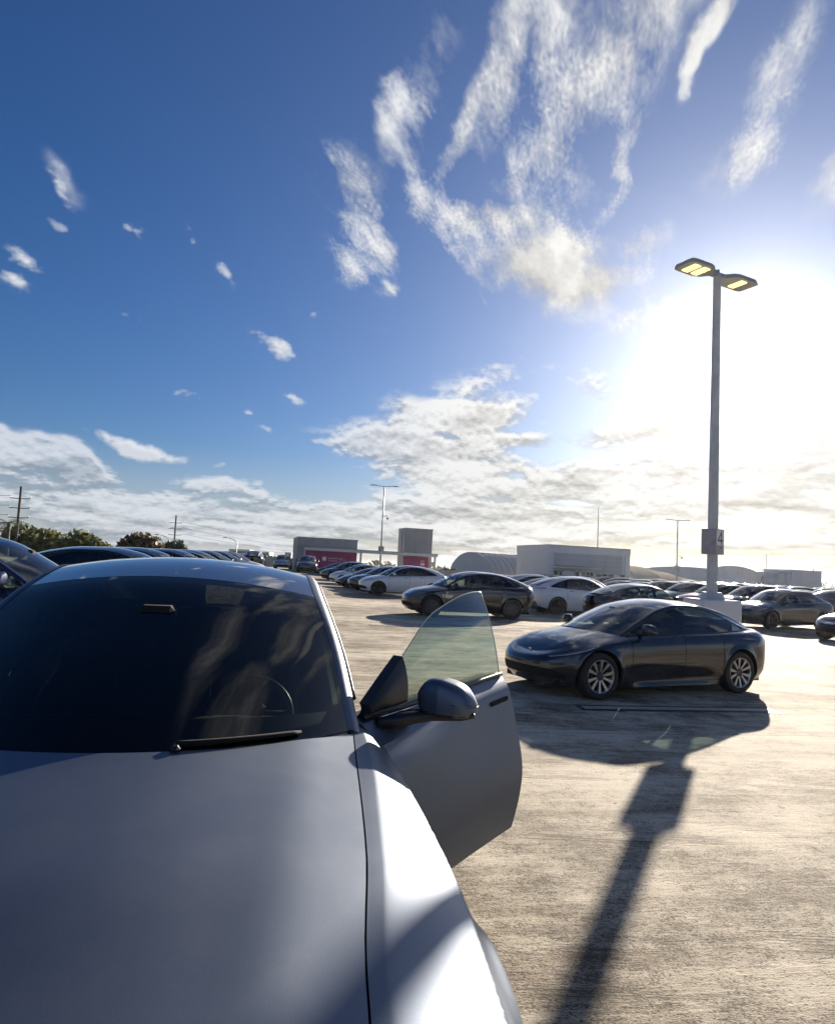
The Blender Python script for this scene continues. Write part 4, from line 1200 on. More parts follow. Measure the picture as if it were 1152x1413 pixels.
# ------------------------------------------------------------------ the sea of cars on the right
def far_car(kind, paint):
    """a whole car in one mesh, for cars too small to show their parts"""
    C_ = Car(kind); d = C_.d; L = C_.L
    mb = MB()
    cols = C_.columns(.22, 9, 7); rr_ = np.linspace(0, C_.K - 1, 9)
    G = np.zeros((len(cols), len(rr_), 3))
    fr_ = np.linspace(0, C_.K - 1, 120)
    for i, xi in enumerate(cols):
        rr = rr_
        for ax in d['axles']:
            if abs(xi - ax) < d['ra'] + .0005:
                sf = C_.surf(np.full_like(fr_, xi), fr_); za = d['wr'] + np.sqrt(np.maximum(d['ra'] ** 2 - (sf[:, 0] - ax) ** 2, 0))
                ok = np.nonzero(sf[:, 2] >= za)[0]; r0 = fr_[ok[0]]
                rr = np.linspace(r0, C_.K - 1, len(rr_))
        G[i] = C_.surf(np.full_like(rr, xi), rr)
    N = C_.normals(G); f3 = np.array([-1, 1, 1])
    xr_ = np.linspace(C_.x0, C_.x1, 14)
    A_ = np.stack([xr_, C_.ry(xr_), C_.rz(xr_)], -1); B_ = A_ + np.array([0, .05, -.04])
    xi_s = np.linspace(d['dlo'][0] - .2, C_.x1, 16); lo = C_.row(C_.K - 1, xi_s)
    up = np.stack([lo[:, 0], C_.ry(lo[:, 0]) + .05, C_.rz(lo[:, 0]) - .04], -1)
    t_ = np.clip((lo[:, 0] - d['dlo'][1]) / (d['dlo'][2] - d['dlo'][1]), 0, 1)[:, None]
    fr2 = np.sqrt(np.clip(1 - t_ ** 1.9, 0, 1))
    mdl = lo * (1 - fr2) + up * fr2
    for sg in (1, -1):
        q = (lambda a: lx(a, L)) if sg > 0 else (lambda a: fl(lx(a, L)))
        mb.grid(q(G), paint, None, (N * f3) if sg > 0 else fl(N * f3))
        mb.grid(q(np.stack([A_, B_], 1)), paint)
        mb.grid(q(np.stack([lo, mdl], 1)), M['far_glass']); mb.grid(q(np.stack([mdl, up], 1)), paint)
        for ax in d['axles']:
            c = (L / 2 - ax, sg * d['track'], d['wr'])
            mb.lathe([(.001, sg * .10), (d['wr'] * .68, sg * .10), (d['wr'] * .70, sg * .12), (d['wr'], sg * .10), (d['wr'], -sg * .12)], M['rubber'], 14, 'Y', c)
            mb.lathe([(.001, sg * .105), (d['wr'] * .6, sg * .105)], M['alloy_dark'], 10, 'Y', c)
    w_ = np.linspace(-1, 1, 7)
    xh = np.concatenate([d['Xf'] * (1 - np.cos(np.linspace(0, math.pi / 2, 7)) ** (2 / d['pf'])), np.linspace(d['Xf'], C_.x0, 5)[1:]])
    for P_, m in ((C_.lid(xh[:, None], w_[None, :]), paint), (C_.lid(np.concatenate([np.linspace(C_.x1, L - .2, 4)[:-1], L - .2 + .2 * np.sin(np.linspace(0, 1.57, 5))])[:, None], w_[None, :], False), paint),
                  (C_.top(np.linspace(C_.x0, d['xws'], 7)[:, None], w_[None, :]), M['far_glass']), (C_.top(np.linspace(d['xws'], d['xroof'], 8)[:, None], w_[None, :]), M['far_glass']), (C_.top(np.linspace(d['xroof'], C_.x1, 7)[:, None], w_[None, :]), M['far_glass'])):
        mb.grid(lx(P_, L), m, None, C_.normals(P_) * f3)
    mb.box((0, 0, .25), (L - .6, 1.4, .16), M['void'])
    for sg in (1, -1):
        mb.box((L / 2 - .42, sg * (.70 if kind != 'sedan' else .66), .80 if kind != 'sedan' else .69), (.30, .16, .05), M['lamp_glass'], rz=-sg * .6)
        mb.box((L / 2 - 1.75, sg * 1.0, 1.10 if kind != 'sedan' else .98), (.13, .20, .13), paint, bevel=.04)
    return mb
M['far_glass'] = mat_p('distant_car_glass', (.012, .015, .016), .06, spec=.7)
PROTO = {}
WORD = {'dark': 'dark grey', 'black': 'black', 'white': 'white', 'silver': 'silver', 'red': 'red', 'blue': 'dark blue'}
KIND = {'crossover': 'crossover', 'sedan': 'sedan'}
def far_put(kind, p, x, y, h, label, group):
    key = (kind, p)
    if key not in PROTO:
        PROTO[key] = far_car(kind, PT[p]).build('parked_car'); o = PROTO[key]
    else:
        o = PROTO[key].copy(); COL.objects.link(o)
    o.location = (x, y, 0); o.rotation_euler = (0, 0, math.atan2(h[1], h[0]))
    s_ = .97 + rng.random() * .05; o.scale = (s_, s_, s_)
    tag(o, label, 'car', group)
    return o
G_SEA = 'cars filling the lot on the right'
A0 = -11.0
ax_u, ax_v = head(A0 + 90), head(A0)
placed = []
def free(x, y, r_=3.0):
    return all((x - a) ** 2 + (y - b) ** 2 > r_ * r_ for a, b in placed)
for o in list(COL.objects):
    if o.parent is None and o.get('category') == 'car': placed.append((o.location.x, o.location.y))
pal = ['white', 'dark', 'black', 'silver', 'dark', 'white', 'black', 'silver', 'blue', 'red', 'dark']
WHERE = []
n_far = 0
for r_i in range(13):
    u = 5.2 + r_i * 5.4 + (r_i // 2) * 3.6
    for c_i in range(30):
        v = 31.0 + c_i * 2.85
        x = ax_u[0] * u + ax_v[0] * v + 3.5; y = ax_u[1] * u + ax_v[1] * v
        a = math.degrees(math.atan2(x, y))
        if not (y > 31 and y < 92 and a > 2 and a < 34): continue
        if x < 4.5 + (y - 33) * .06 or (y > 64 and a < 17) or rng.random() < .10: continue
        if not free(x, y, 2.6): continue
        placed.append((x, y)); n_far += 1
        p = pal[rng.randrange(len(pal))]; k = 'sedan' if rng.random() < .45 else 'crossover'
        WHERE.append((math.hypot(x, y), a, k, p, x, y, (r_i % 2)))
WHERE.sort()
labs = []
for i_, (dist, a, k, p, x, y, q) in enumerate(WHERE):
    w = ('behind the black crossover' if a < 9 else 'before the curved-roof shed' if a < 13 else 'before the white office' if a < 19 else 'before the cream tent' if a < 24 else 'right of the numbered post' if a < 28.5 else 'at the right edge')
    zone = 'nearer rows' if dist < 46 else ('middle rows' if dist < 66 else 'farthest rows')
    nb = sorted(WHERE, key=lambda o: (o[4] - x) ** 2 + (o[5] - y) ** 2)[1]
    labs.append((f"{WORD[p]} {KIND[k]} {w}, {zone}", f"{WORD[p]} {KIND[k]} beside a {WORD[nb[3]]} {KIND[nb[2]]}, {w}, {zone}"))
final = [(l0 if [l for l, _ in labs].count(l0) == 1 else l1) for l0, l1 in labs]
for l in set(final):
    ids = [i_ for i_, q in enumerate(final) if q == l]          # WHERE is sorted by distance
    if len(ids) > 1:
        words = {2: ['closer', 'farther'], 3: ['closest', 'middle', 'farthest']}.get(len(ids), ['closest', 'second', 'third', 'fourth', 'fifth', 'sixth', 'seventh'])
        for i_, wd in zip(ids, words): final[i_] = wd + ' ' + l
for i_, (dist, a, k, p, x, y, q) in enumerate(WHERE):
    far_put(k, p, x, y, head(A0 + (90 if q else -90)), final[i_].replace(' rows', ' row'), G_SEA)

# ------------------------------------------------------------------ buildings
def mat_wall(name, col, rough=.75, dirt=.25, scale=.6):
    m = bpy.data.materials.new(name); m.use_nodes = True
    t = m.node_tree; b = t.nodes['Principled BSDF']
    tcn = t.nodes.new('ShaderNodeTexCoord'); ob = tcn.outputs['Object']
    x, y, z = sep(t, ob)
    n = noise(t, ob, scale, 6.0, .65)
    st = noise(t, vec(t, x * 2.0, y * 2.0, z * .12), 1.0, 5.0, .65)
    c = mixc(t, (n * .5 + st * .5).step(.40, .66) * dirt, col, tuple(q * .45 for q in col))
    t.links.new(c, b.inputs['Base Color']); b.inputs['Roughness'].default_value = rough
    bn = t.nodes.new('ShaderNodeBump'); bn.inputs['Strength'].default_value = .2; bn.inputs['Distance'].default_value = .01
    t.links.new(noise(t, ob, 25.0, 4.0, .6).o, bn.inputs['Height']); t.links.new(bn.outputs[0], b.inputs['Normal'])
    return m
M['w_grey'] = mat_wall('grey_cladding', (.30, .31, .31))
M['w_grey2'] = mat_wall('grey_cladding_tower', (.34, .35, .355))
M['w_pink'] = mat_wall('magenta_wall', (.31, .018, .15), .6, .2)
M['w_white'] = mat_wall('white_render', (.68, .69, .70), .7, .15)
M['w_blue'] = mat_wall('pale_blue_wall', (.34, .40, .48), .7, .2)
M['canopy'] = mat_wall('canopy_white', (.62, .62, .61), .5, .2)
M['conc'] = mat_wall('cast_concrete', (.42, .41, .39), .85, .3, 1.5)
M['steel'] = mat_p('galvanised_steel', (.34, .36, .37), .45, .6, vary=(4, .15))
M['pole'] = mat_p('pole_paint', (.46, .48, .48), .5, .2, vary=(3, .12))
M['sheet'] = mat_wall('corrugated_sheet', (.40, .42, .44), .45, .3, .4)
M['pane'] = mat_p('dark_pane', (.03, .035, .04), .08, spec=.7)
M['wood'] = mat_p('weathered_wood', (.13, .11, .09), .85, vary=(5, .3))
M['wire'] = mat_p('wire_black', (.03, .03, .03), .6)
M['sign_white'] = mat_p('sign_white', (.70, .72, .72), .4)
M['sign_grey'] = mat_p('sign_grey', (.33, .32, .35), .5, vary=(6, .15))
M['ink'] = mat_p('sign_ink', (.06, .065, .07), .5)
def mat_fabric():
    m = bpy.data.materials.new('tent_fabric'); m.use_nodes = True
    t = m.node_tree; t.nodes.clear(); out = t.nodes.new('ShaderNodeOutputMaterial')
    a = t.nodes.new('ShaderNodeBsdfDiffuse'); a.inputs[0].default_value = (.80, .77, .70, 1)
    b = t.nodes.new('ShaderNodeBsdfTranslucent'); b.inputs[0].default_value = (.84, .79, .66, 1)
    mx = t.nodes.new('ShaderNodeMixShader'); mx.inputs[0].default_value = .6
    t.links.new(a.outputs[0], mx.inputs[1]); t.links.new(b.outputs[0], mx.inputs[2]); t.links.new(mx.outputs[0], out.inputs[0])
    return m
M['tent'] = mat_fabric()

BZ = -R(-14)                         # buildings follow the rows of the lot
# grey lobby block with the magenta wall
lob = empty('lobby_building', (-14.0, 82.0, 0), BZ, 'grey block with a magenta front wall and faint white lettering, behind the row of cars', 'building')
mb = MB(); mb.box((3.6, 4.2, 2.2), (7.2, 7.6, 4.4), M['w_grey']); mb.build('wall', lob)
mb = MB(); mb.box((3.6, 4.2, 4.46), (7.3, 7.7, .12), M['steel']); mb.build('roof_edge', lob)
for k in range(6):
    mb = MB(); mb.box((.6 + k * 1.2, .385, 3.95), (1.17, .04, .86), M['w_grey2'], bevel=.01); mb.build('panel', lob)
mb = MB(); mb.box((4.05, .34, 1.48), (6.2, .12, 2.96), M['w_pink']); mb.build('accent_wall', lob)
mb = MB(); mb.box((.90, .30, 1.48), (.16, .22, 2.96), M['canopy']); mb.build('trim', lob)
mb = MB(); mb.box((3.25, .262, 2.02), (.46, .03, .46), M['sign_white']); mb.build('sign_plate', lob)
# the lettering is too far to read: two rows of small raised strokes
rl = random.Random(3)
for z_, n_, x0_, h_ in ((2.10, 11, 3.75, .16), (1.82, 7, 3.80, .12)):
    x_ = x0_
    for k in range(n_):
        w_ = .07 + rl.random() * .05
        mb = MB(); mb.box((x_, .268, z_), (w_ * .35, .02, h_), M['sign_white']); mb.box((x_ + w_ * .4, .268, z_ + (h_ * .35 if rl.random() < .5 else -h_ * .35)), (w_ * .6, .018, h_ * .25), M['sign_white']); mb.build('letter', lob)
        x_ += w_ + .07
mb = MB()
mb.tube([(5.2, .26, 1.7), (5.2, .26, 2.1), (5.6, .26, 1.75), (5.6, .26, 2.12)], .02, M['sign_white'], 4); mb.tube([(5.85, .26, 2.1), (5.7, .26, 1.9), (5.9, .26, 1.8)], .02, M['sign_white'], 4); mb.build('sign_drawing', lob)
# flat canopy running from the block to the tower
can = empty('walkway_canopy', (-14.0, 82.0, 0), BZ, 'long flat white canopy joining the grey block and the grey tower', 'canopy')
mb = MB(); mb.box((8.95, -.1, 3.10), (16.4, 1.1, .34), M['canopy'], bevel=.03); mb.build('fascia', can)
mb = MB(); mb.box((8.95, -.1, 3.30), (16.5, 1.2, .06), M['steel']); mb.build('flashing', can)
for x_ in (7.6, 16.95):
    mb = MB(); mb.box((x_, -.1, 1.46), (.22, .22, 2.92), M['canopy']); mb.build('column', can)
# tower
tow = empty('stair_tower', (-14.0, 82.0, 0), BZ, 'tall grey ribbed tower over a short magenta wall with a small white emblem', 'building')
mb = MB(); mb.box((14.95, 2.6, 3.15), (3.6, 3.6, 6.3), M['w_grey2']); mb.build('wall', tow)
mb = MB(); mb.box((14.95, 2.6, 6.36), (3.7, 3.7, .12), M['steel']); mb.build('roof_edge', tow)
for k in range(9):
    mb = MB(); mb.box((13.35 + k * .40, .785, 4.9), (.05, .03, 2.7), M['w_grey']); mb.build('rib', tow)
mb = MB(); mb.box((13.14, 2.2, 4.6), (.04, .35, 2.9), M['ink']); mb.build('slot', tow)
mb = MB(); mb.box((14.7, .70, 1.42), (3.2, .14, 2.84), M['w_pink']); mb.build('accent_wall', tow)
mb = MB(); mb.box((15.55, .612, 1.98), (.52, .03, .34), M['sign_white']); mb.box((15.55, .60, 2.05), (.36, .03, .07), M['w_pink'])
mb.build('emblem', tow)
for q in (-.13, .13):
    mb = MB(); mb.box((15.55 + q, .612, 2.36), (.07, .03, .20), M['sign_white'], M=Matrix.Rotation(q * 3, 3, 'Y')); mb.build('emblem_wing', tow)

def light_pole(x, y, h, label, heads=2, arm=.9, cctv=None, box=None, az_=80, r_=.10, base=0.0):
    t = empty('light_pole', (x, y, base), 0, label, 'lamp post', 'lamp posts over the lot')
    mb = MB(); mb.tube([(0, 0, 0), (0, 0, h * .5), (0, 0, h)], [r_, r_ * .85, r_ * .65], M['pole'], 8); mb.build('post', t)
    d_ = head(az_)
    for sg in ((1, -1) if heads == 2 else (1,)):
        mb = MB(); mb.tube([(0, 0, h - .06), (d_[0] * arm * sg, d_[1] * arm * sg, h + .03)], .04, M['pole'], 6); mb.build('arm', t)
        mb = MB(); mb.box((d_[0] * (arm + .25) * sg, d_[1] * (arm + .25) * sg, h + .04), (.62, .30, .09), M['pole'], rz=math.atan2(d_[1], d_[0]), bevel=.03); mb.build('lamp_head', t)
    if cctv:
        mb = MB(); mb.tube([(0, 0, cctv), (.5, -.1, cctv), (.5, -.1, cctv - .18)], .035, M['pole'], 6); mb.lathe([(.001, -.16), (.10, -.10), (.12, 0), (.001, .06)], M['ink'], 10, 'Z', (.5, -.1, cctv - .22)); mb.build('camera_dome', t)
    if box:
        mb = MB(); mb.box((0, -.02, box), (.42, .42, .5), M['sign_grey'], rz=R(45), bevel=.01); mb.build('number_box', t)
    return t
light_pole(-3.55, 71.0, 9.8, 'thin double-headed lamp post standing between the magenta walls', cctv=6.7, box=3.3)
light_pole(29.6, 78.0, 8.4, 'thin double-headed lamp post in front of the cream tent roof', cctv=4.4, box=3.0)
mst = empty('mast', (21.1, 80.0, 0), 0, 'plain thin mast rising behind the white office building', 'mast')
mb = MB(); mb.tube([(0, 0, 0), (0, 0, 9.4)], [.08, .05], M['pole'], 6); mb.build('shaft', mst)
mb = MB(); mb.tube([(0, 0, 9.3), (0, 0, 9.9)], .02, M['pole'], 5); mb.build('tip', mst)
m2 = empty('mast', (56.0, 110.0, 0), 0, 'plain thin mast between the ribbed hangar and the pair of tanks', 'mast')
mb = MB(); mb.tube([(0, 0, 0), (0, 0, 6.5)], [.09, .06], M['pole'], 6); mb.build('shaft', m2)
mb = MB(); mb.box((.35, 0, 2.4), (.7, .3, .5), M['ink']); mb.build('junction_box', m2)

# white office building
off = empty('office_building', (12.72, 66.0, 0), BZ, 'white flat-roofed office building with a thin canopy, windows and doors', 'building')
W_, D_, H_ = 8.75, 7.8, 4.35
mb = MB(); mb.box((W_ / 2, D_ / 2, H_ / 2), (W_, D_, H_), M['w_white']); mb.build('wall', off)
mb = MB(); mb.box((W_ / 2, D_ / 2, H_ - .28), (W_ + .08, D_ + .08, .60), M['w_white'], bevel=.02); mb.build('parapet', off)
mb = MB(); mb.box((W_ / 2, D_ / 2, H_ + .05), (W_ + .14, D_ + .14, .07), M['steel']); mb.build('coping', off)
M['w_panel'] = mat_wall('office_panel', (.42, .44, .47), .55, .15)
for r_i, (z0_, z1_) in enumerate(((1.92, 2.35), (2.36, 2.79), (2.80, 3.23), (3.24, 3.68))):
    for k in range(4):
        mb = MB(); mb.box((.55 + 1.84 * (k + .5) * 1.0, -.03, (z0_ + z1_) / 2), (1.825, .05, z1_ - z0_ - .012), M['w_panel'], bevel=.008); mb.build('panel', off)
mb = MB(); mb.box((.30, -.05, 1.85), (.42, .12, 3.66), M['w_white']); mb.build('pier', off)
mb = MB(); mb.box((W_ - .32, -.05, 1.85), (.50, .12, 3.66), M['w_white']); mb.build('pier', off)
mb = MB(); mb.box((2.7, -.55, 2.28), (4.6, 1.1, .14), M['canopy'], bevel=.02); mb.build('canopy', off)
mb = MB(); mb.box((2.3, -.40, 2.55), (3.2, .7, .10), M['canopy'], bevel=.02); mb.build('upper_canopy', off)
for x_ in (.78, 1.25, 3.05, 3.70, 4.15, 4.55):
    f = MB(); f.box((x_, -.05, 1.10), (.44, .06, 2.05), M['w_white']); fo = f.build('door', off)
    p = MB(); p.box((x_, -.086, 1.28), (.32, .02, 1.35), M['pane']); p.build('pane', fo)
mb = MB(); mb.box((2.15, -.05, 1.35), (1.05, .05, 1.2), M['sign_white']); mb.build('notice_board', off)
for k in range(5):
    x_ = 5.35 + k * .64
    f = MB(); f.box((x_, -.05, 1.30), (.60, .06, 1.15), M['steel']); fo = f.build('window', off)
    p = MB(); p.box((x_, -.086, 1.30), (.52, .02, 1.05), M['pane'] if k != 3 else M['sign_white']); p.build('pane', fo)
mb = MB(); mb.box((W_ - .30, -.13, 1.55), (.22, .06, .30), M['ink']); mb.build('meter_box', off)

def vault(name, x, y, rz, half, hgt, length, m, label, cat, ribs=0, endm=None, rib_m=None, seg=20, pw=1.0):
    t = empty(name, (x, y, 0), rz, label, cat)
    th = np.linspace(0, math.pi, seg + 1)
    prof = np.stack([-half * np.cos(th), 0 * th, hgt * np.sin(th) ** pw], -1)
    ln = np.linspace(0, length, 8)
    Pg = prof[:, None, :] + np.stack([0 * ln, ln, 0 * ln], -1)[None]
    mb = MB(); mb.grid(Pg, m); mb.build('roof', t)
    for yy in (0.0, length):
        mb = MB(); mb.add([(0, yy, 0)] + [tuple(p + np.array([0, yy, 0])) for p in prof], [[0, i + 1, i + 2] for i in range(seg)], endm or m, smooth=False); mb.build('end_wall', t)
    for k in range(ribs):
        yy = length * (k + .0) / (ribs - 1)
        mb = MB(); mb.tube([tuple(p * np.array([1.004, 1, 1.006]) + np.array([0, yy, .02])) for p in prof], .07, rib_m or m, 5); mb.build('rib', t)
    return t
vault('curved_roof_shed', 9.0, 112.0, -R(52), 5.2, 4.35, 17.0, M['sheet'], 'grey shed with a ribbed curved roof left of the white office building', 'shed', 14, M['w_blue'], M['steel'])
tn_ = empty('tent_hall', (20.0, 92.0, 0), BZ * .3, 'long low cream tent roof glowing in the sun beside the white office building', 'tent')
def tent_z(x_, y_):
    hx = 3.75 - 1.9 * np.clip((x_ - 10) / 11.5, 0, 1) ** 1.6
    return hx * np.sin(np.clip(y_ / 26.0, 0, 1) * math.pi) ** .55
for k in range(6):
    X_, Y_ = np.meshgrid(np.linspace(k * 3.6, k * 3.6 + 3.58, 6), np.linspace(0, 26, 25), indexing='ij')
    mb = MB(); mb.grid(np.stack([X_, Y_, tent_z(X_, Y_) - .05 * np.sin((X_ - k * 3.6) / 3.58 * math.pi)], -1), M['tent']); mb.build('roof_panel', tn_)
    pts = [(k * 3.6 + 3.59, y_, float(tent_z(np.array(k * 3.6 + 3.59), np.array(y_))) + .02) for y_ in np.linspace(0, 26, 25)]
    mb = MB(); mb.tube(pts, .05, M['tent'], 5); mb.build('seam', tn_)
pts = np.array([(21.58, y_, float(tent_z(np.array(21.58), np.array(y_)))) for y_ in np.linspace(0, 26, 25)])
low_ = pts.copy(); low_[:, 2] = 0
mb = MB(); mb.grid(np.stack([pts, low_], 1), M['tent']); mb.build('end_wall', tn_)
h1 = vault('hangar', 46.5, 118.0, -R(14), 9.5, 3.9, 18.0, M['w_blue'], 'flat-topped blue-grey hangar just left of the numbered lamp post', 'hangar', 0, M['w_blue'], pw=.45)
h2 = vault('hangar', 57.0, 124.0, -R(28), 6.6, 4.5, 16.0, M['sheet'], 'rounded hangar with a ribbed roof just right of the numbered lamp post', 'hangar', 8, M['sheet'], M['steel'])
# twin tanks on a frame
tk = empty('tank_pair', (51.6, 100.0, 0), BZ, 'pair of banded metal tanks on a frame, left of the plain blue-grey box', 'tanks')
for q in (-1, 1):
    mb = MB(); mb.box((q * .98, 0, 2.4), (1.78, 2.0, 2.0), M['w_blue'], bevel=.30); a_ = mb.build('tank', tk)
    for z_ in (1.9, 2.6, 3.25):
        mb = MB(); mb.box((q * .98, -.02, z_), (1.84, 2.04, .09), M['steel'], bevel=.02); mb.build('band', a_)
    mb = MB(); mb.tube([(q * 1.95, -.6, 1.0), (q * 2.15, -.6, 2.0), (q * 1.95, -.6, 2.7)], .08, M['steel'], 6); mb.build('pipe', tk)
    mb = MB(); mb.tube([(q * 1.8, -.4, 3.3), (q * 1.8, -.4, 3.75), (q * 1.8 - .8, -.4, 3.75)], .05, M['pole'], 6); mb.build('lamp_arm', tk)
mb = MB(); mb.box((0, 0, .7), (4.2, 2.2, 1.4), M['ink']); mb.build('frame', tk)
bx = empty('box_building', (57.0, 100.0, 0), R(14), 'plain blue-grey box building at the right edge of the skyline', 'building')
mb = MB(); mb.box((0, 3, 1.9), (5.2, 5.6, 3.8), M['w_blue'], bevel=.02); mb.build('wall', bx)
mb = MB(); mb.box((0, 3, 3.86), (5.3, 5.7, .12), M['steel']); mb.build('roof_edge', bx)
mb = MB(); mb.box((-3.0, 2.4, 1.65), (.8, 4.0, 3.3), M['w_blue']); mb.build('side_wing', bx)
mb = MB(); mb.tube([(1.9, 1, 3.9), (1.9, 1, 4.3)], .06, M['steel'], 6); mb.build('vent', bx)

# parapets of the deck
def wall_run(p0, p1, h, label, t_=.25):
    a, b = np.array(p0, float), np.array(p1, float); L_ = np.linalg.norm(b - a); r_ = math.atan2(b[1] - a[1], b[0] - a[0])
    o = empty('parapet_wall', (*p0, 0), r_, label, 'wall', 'parapet walls round the deck')
    n_ = int(L_ / 6) + 1
    for k in range(n_):
        mb = MB(); mb.box((L_ * (k + .5) / n_, 0, h / 2), (L_ / n_ - .03, t_, h), M['conc'], bevel=.015); mb.build('panel', o)
    mb = MB(); mb.box((L_ / 2, 0, h + .03), (L_, t_ + .08, .06), M['conc']); mb.build('coping', o)
wall_run((-74.5, 99.0), (-14.5, 101.0), 1.85, 'long grey parapet behind the dark vehicles left of the magenta wall')
wall_run((3.5, 101.0), (8.6, 108.0), 1.3, 'short parapet between the grey tower and the curved-roof shed')
wall_run((60.5, 104.0), (128.0, 104.0), 1.5, 'parapet running out of the picture at the right')

# ------------------------------------------------------------------ the lamp post with the number
lp = empty('light_pole', (5.86, 13.6, 0), 0, 'large square lamp post with a box numbered 4 and two lit lamp heads', 'lamp post', 'lamp posts over the lot')
mb = MB(); mb.box((0.0, 0, .68), (.80, .80, 1.36), M['conc_white'] if 'conc_white' in M else M['w_white'], rz=R(6), bevel=.03); mb.build('footing', lp)
mb = MB()
mb.add([(sx * a, sy * a, z_) for a, z_ in ((.19, 1.362), (.135, 1.50)) for sx, sy in ((-1, -1), (1, -1), (1, 1), (-1, 1))], [[0, 1, 5, 4], [1, 2, 6, 5], [2, 3, 7, 6], [3, 0, 4, 7], [4, 5, 6, 7]], M['pole'], smooth=False); mb.build('base_cover', lp)
mb = MB(); mb.add([(sx * a, sy * a, z_) for a, z_ in ((.078, 1.50), (.056, 7.95)) for sx, sy in ((-1, -1), (1, -1), (1, 1), (-1, 1))], [[0, 1, 5, 4], [1, 2, 6, 5], [2, 3, 7, 6], [3, 0, 4, 7], [4, 5, 6, 7]], M['pole'], smooth=False); mb.build('post', lp)
bx_r = R(38)
mb = MB(); mb.box((0, 0, 2.49), (.31, .31, .50), M['sign_grey'], rz=bx_r, bevel=.008); nbx = mb.build('number_box', lp)
def face_pt(u, z_, o_):                                   # on the right-hand face of the box
    n = (math.cos(bx_r - math.pi / 2), math.sin(bx_r - math.pi / 2)); t = (math.cos(bx_r), math.sin(bx_r))
    return (n[0] * (.155 + o_) + t[0] * u, n[1] * (.155 + o_) + t[1] * u, 2.49 + z_)
def face_poly(pts, o_, m, name):
    mb = MB(); n_ = len(pts)
    mb.add([face_pt(u, z_, .001) for u, z_ in pts] + [face_pt(u, z_, o_) for u, z_ in pts], [list(range(n_, 2 * n_))] + [[i, (i + 1) % n_, n_ + (i + 1) % n_, n_ + i] for i in range(n_)], m, smooth=False); return mb.build(name, nbx)
face_poly([(-.135, -.07), (.135, -.07), (.135, .225), (-.135, .225)], .004, M['sign_white'], 'number_plate')
mb = MB()
for pts in ([(.015, -.06), (.055, -.06), (.055, .20), (.015, .20)], [(-.10, .005), (.095, .005), (.095, .040), (-.10, .040)], [(-.10, .040), (-.062, .040), (.055, .20), (.015, .20)]):
    z_ = .005 + .0004 * len(mb.v)
    mb.add([face_pt(u, q, z_) for u, q in pts], [[0, 1, 2, 3]], M['ink'], smooth=False)
mb.build('number_four', nbx)
face_poly([(-.02, -.13), (.03, -.13), (.03, -.10), (-.02, -.10)], .004, M['ink'], 'small_mark')
# lamp heads: shallow trays with lit LED fields below
M['led'] = mat_emit('led_field', (1.0, .74, .20), 1.5)
M['lamp_body'] = mat_p('lamp_body', (.36, .38, .38), .5, .3)
hd = head(62)
for sg in (-1, 1):
    a_ = math.atan2(hd[1] * sg, hd[0] * sg)
    M3 = Matrix.Rotation(a_, 4, 'Z')
    out = [(.0, .05), (.18, .06), (.30, .20), (.44, .25), (.92, .25), (1.0, .21)]
    poly = [(x_, y_) for x_, y_ in out] + [(x_, -y_) for x_, y_ in out[::-1]]
    mb = MB(); n_ = len(poly)
    z0_, z1_ = 7.90, 7.985
    mb.add([M3 @ Vector((x_, y_, z0_)) for x_, y_ in poly] + [M3 @ Vector((x_ * .96 + .01, y_ * .92, z1_)) for x_, y_ in poly], [list(range(n_))[::-1], list(range(n_, 2 * n_))] + [[i, (i + 1) % n_, n_ + (i + 1) % n_, n_ + i] for i in range(n_)], M['lamp_body'], smooth=False)
    ho = mb.build('lamp_head', lp)
    for f in ((.42, .68) if sg < 0 else (.54,)):
        mb = MB(); c = M3 @ Vector((f + .08, 0, 7.892)); mb.box(c, (.165, .33, .012), M['led'], rz=a_); lf = mb.build('led_field', ho)
        for k in range(4):
            mb = MB(); c = M3 @ Vector((f + .02 + .04 * k, 0, 7.8845)); mb.box(c, (.006, .31, .004), M['lamp_body'], rz=a_); mb.build('divider', lp)
mb = MB(); mb.tube([(0, 0, 7.9), (0, 0, 8.04)], .05, M['lamp_body'], 8); mb.build('cap', lp)

# ------------------------------------------------------------------ utility poles and wires
def util(x, y, h, label):
    t = empty('utility_pole', (x, y, -9.0), 0, label, 'utility pole', 'wooden utility poles beyond the deck')
    H2 = h + 9.0
    mb = MB(); mb.tube([(0, 0, 0), (0, 0, H2)], [.20, .13], M['wood'], 8); mb.build('post', t)
    for k in range(3):
        mb = MB(); mb.tube([(-1.1, 0, H2 - 1.3 - k * 1.05), (0, 0, H2 - 1.35 - k * 1.05), (1.1, 0, H2 - 1.30 - k * 1.05)], .05, M['wood'], 5); a_ = mb.build('arm', t)
        for sg in (-1, 1):
            mb = MB(); mb.tube([(sg * 1.05, 0, H2 - 1.32 - k * 1.05), (sg * 1.12, 0, H2 - 1.05 - k * 1.05)], .05, M['steel'], 5); mb.build('insulator', a_)
    return t
util(-43.4, 75.0, 8.2, 'tall utility pole with three arms rising from the trees at the far left')
util(-42.0, 120.0, 8.4, 'smaller utility pole with three arms right of the reddish round tree')
def wire(p, q, sag, label):
    pts = [tuple(np.array(p) * (1 - t) + np.array(q) * t + np.array([0, 0, -4 * sag * t * (1 - t)])) for t in np.linspace(0, 1, 14)]
    mb = MB(); mb.tube(pts, .022, M['wire'], 4); o = mb.build('overhead_wire')
    tag(o, label, 'wire', 'overhead wires on the utility poles')
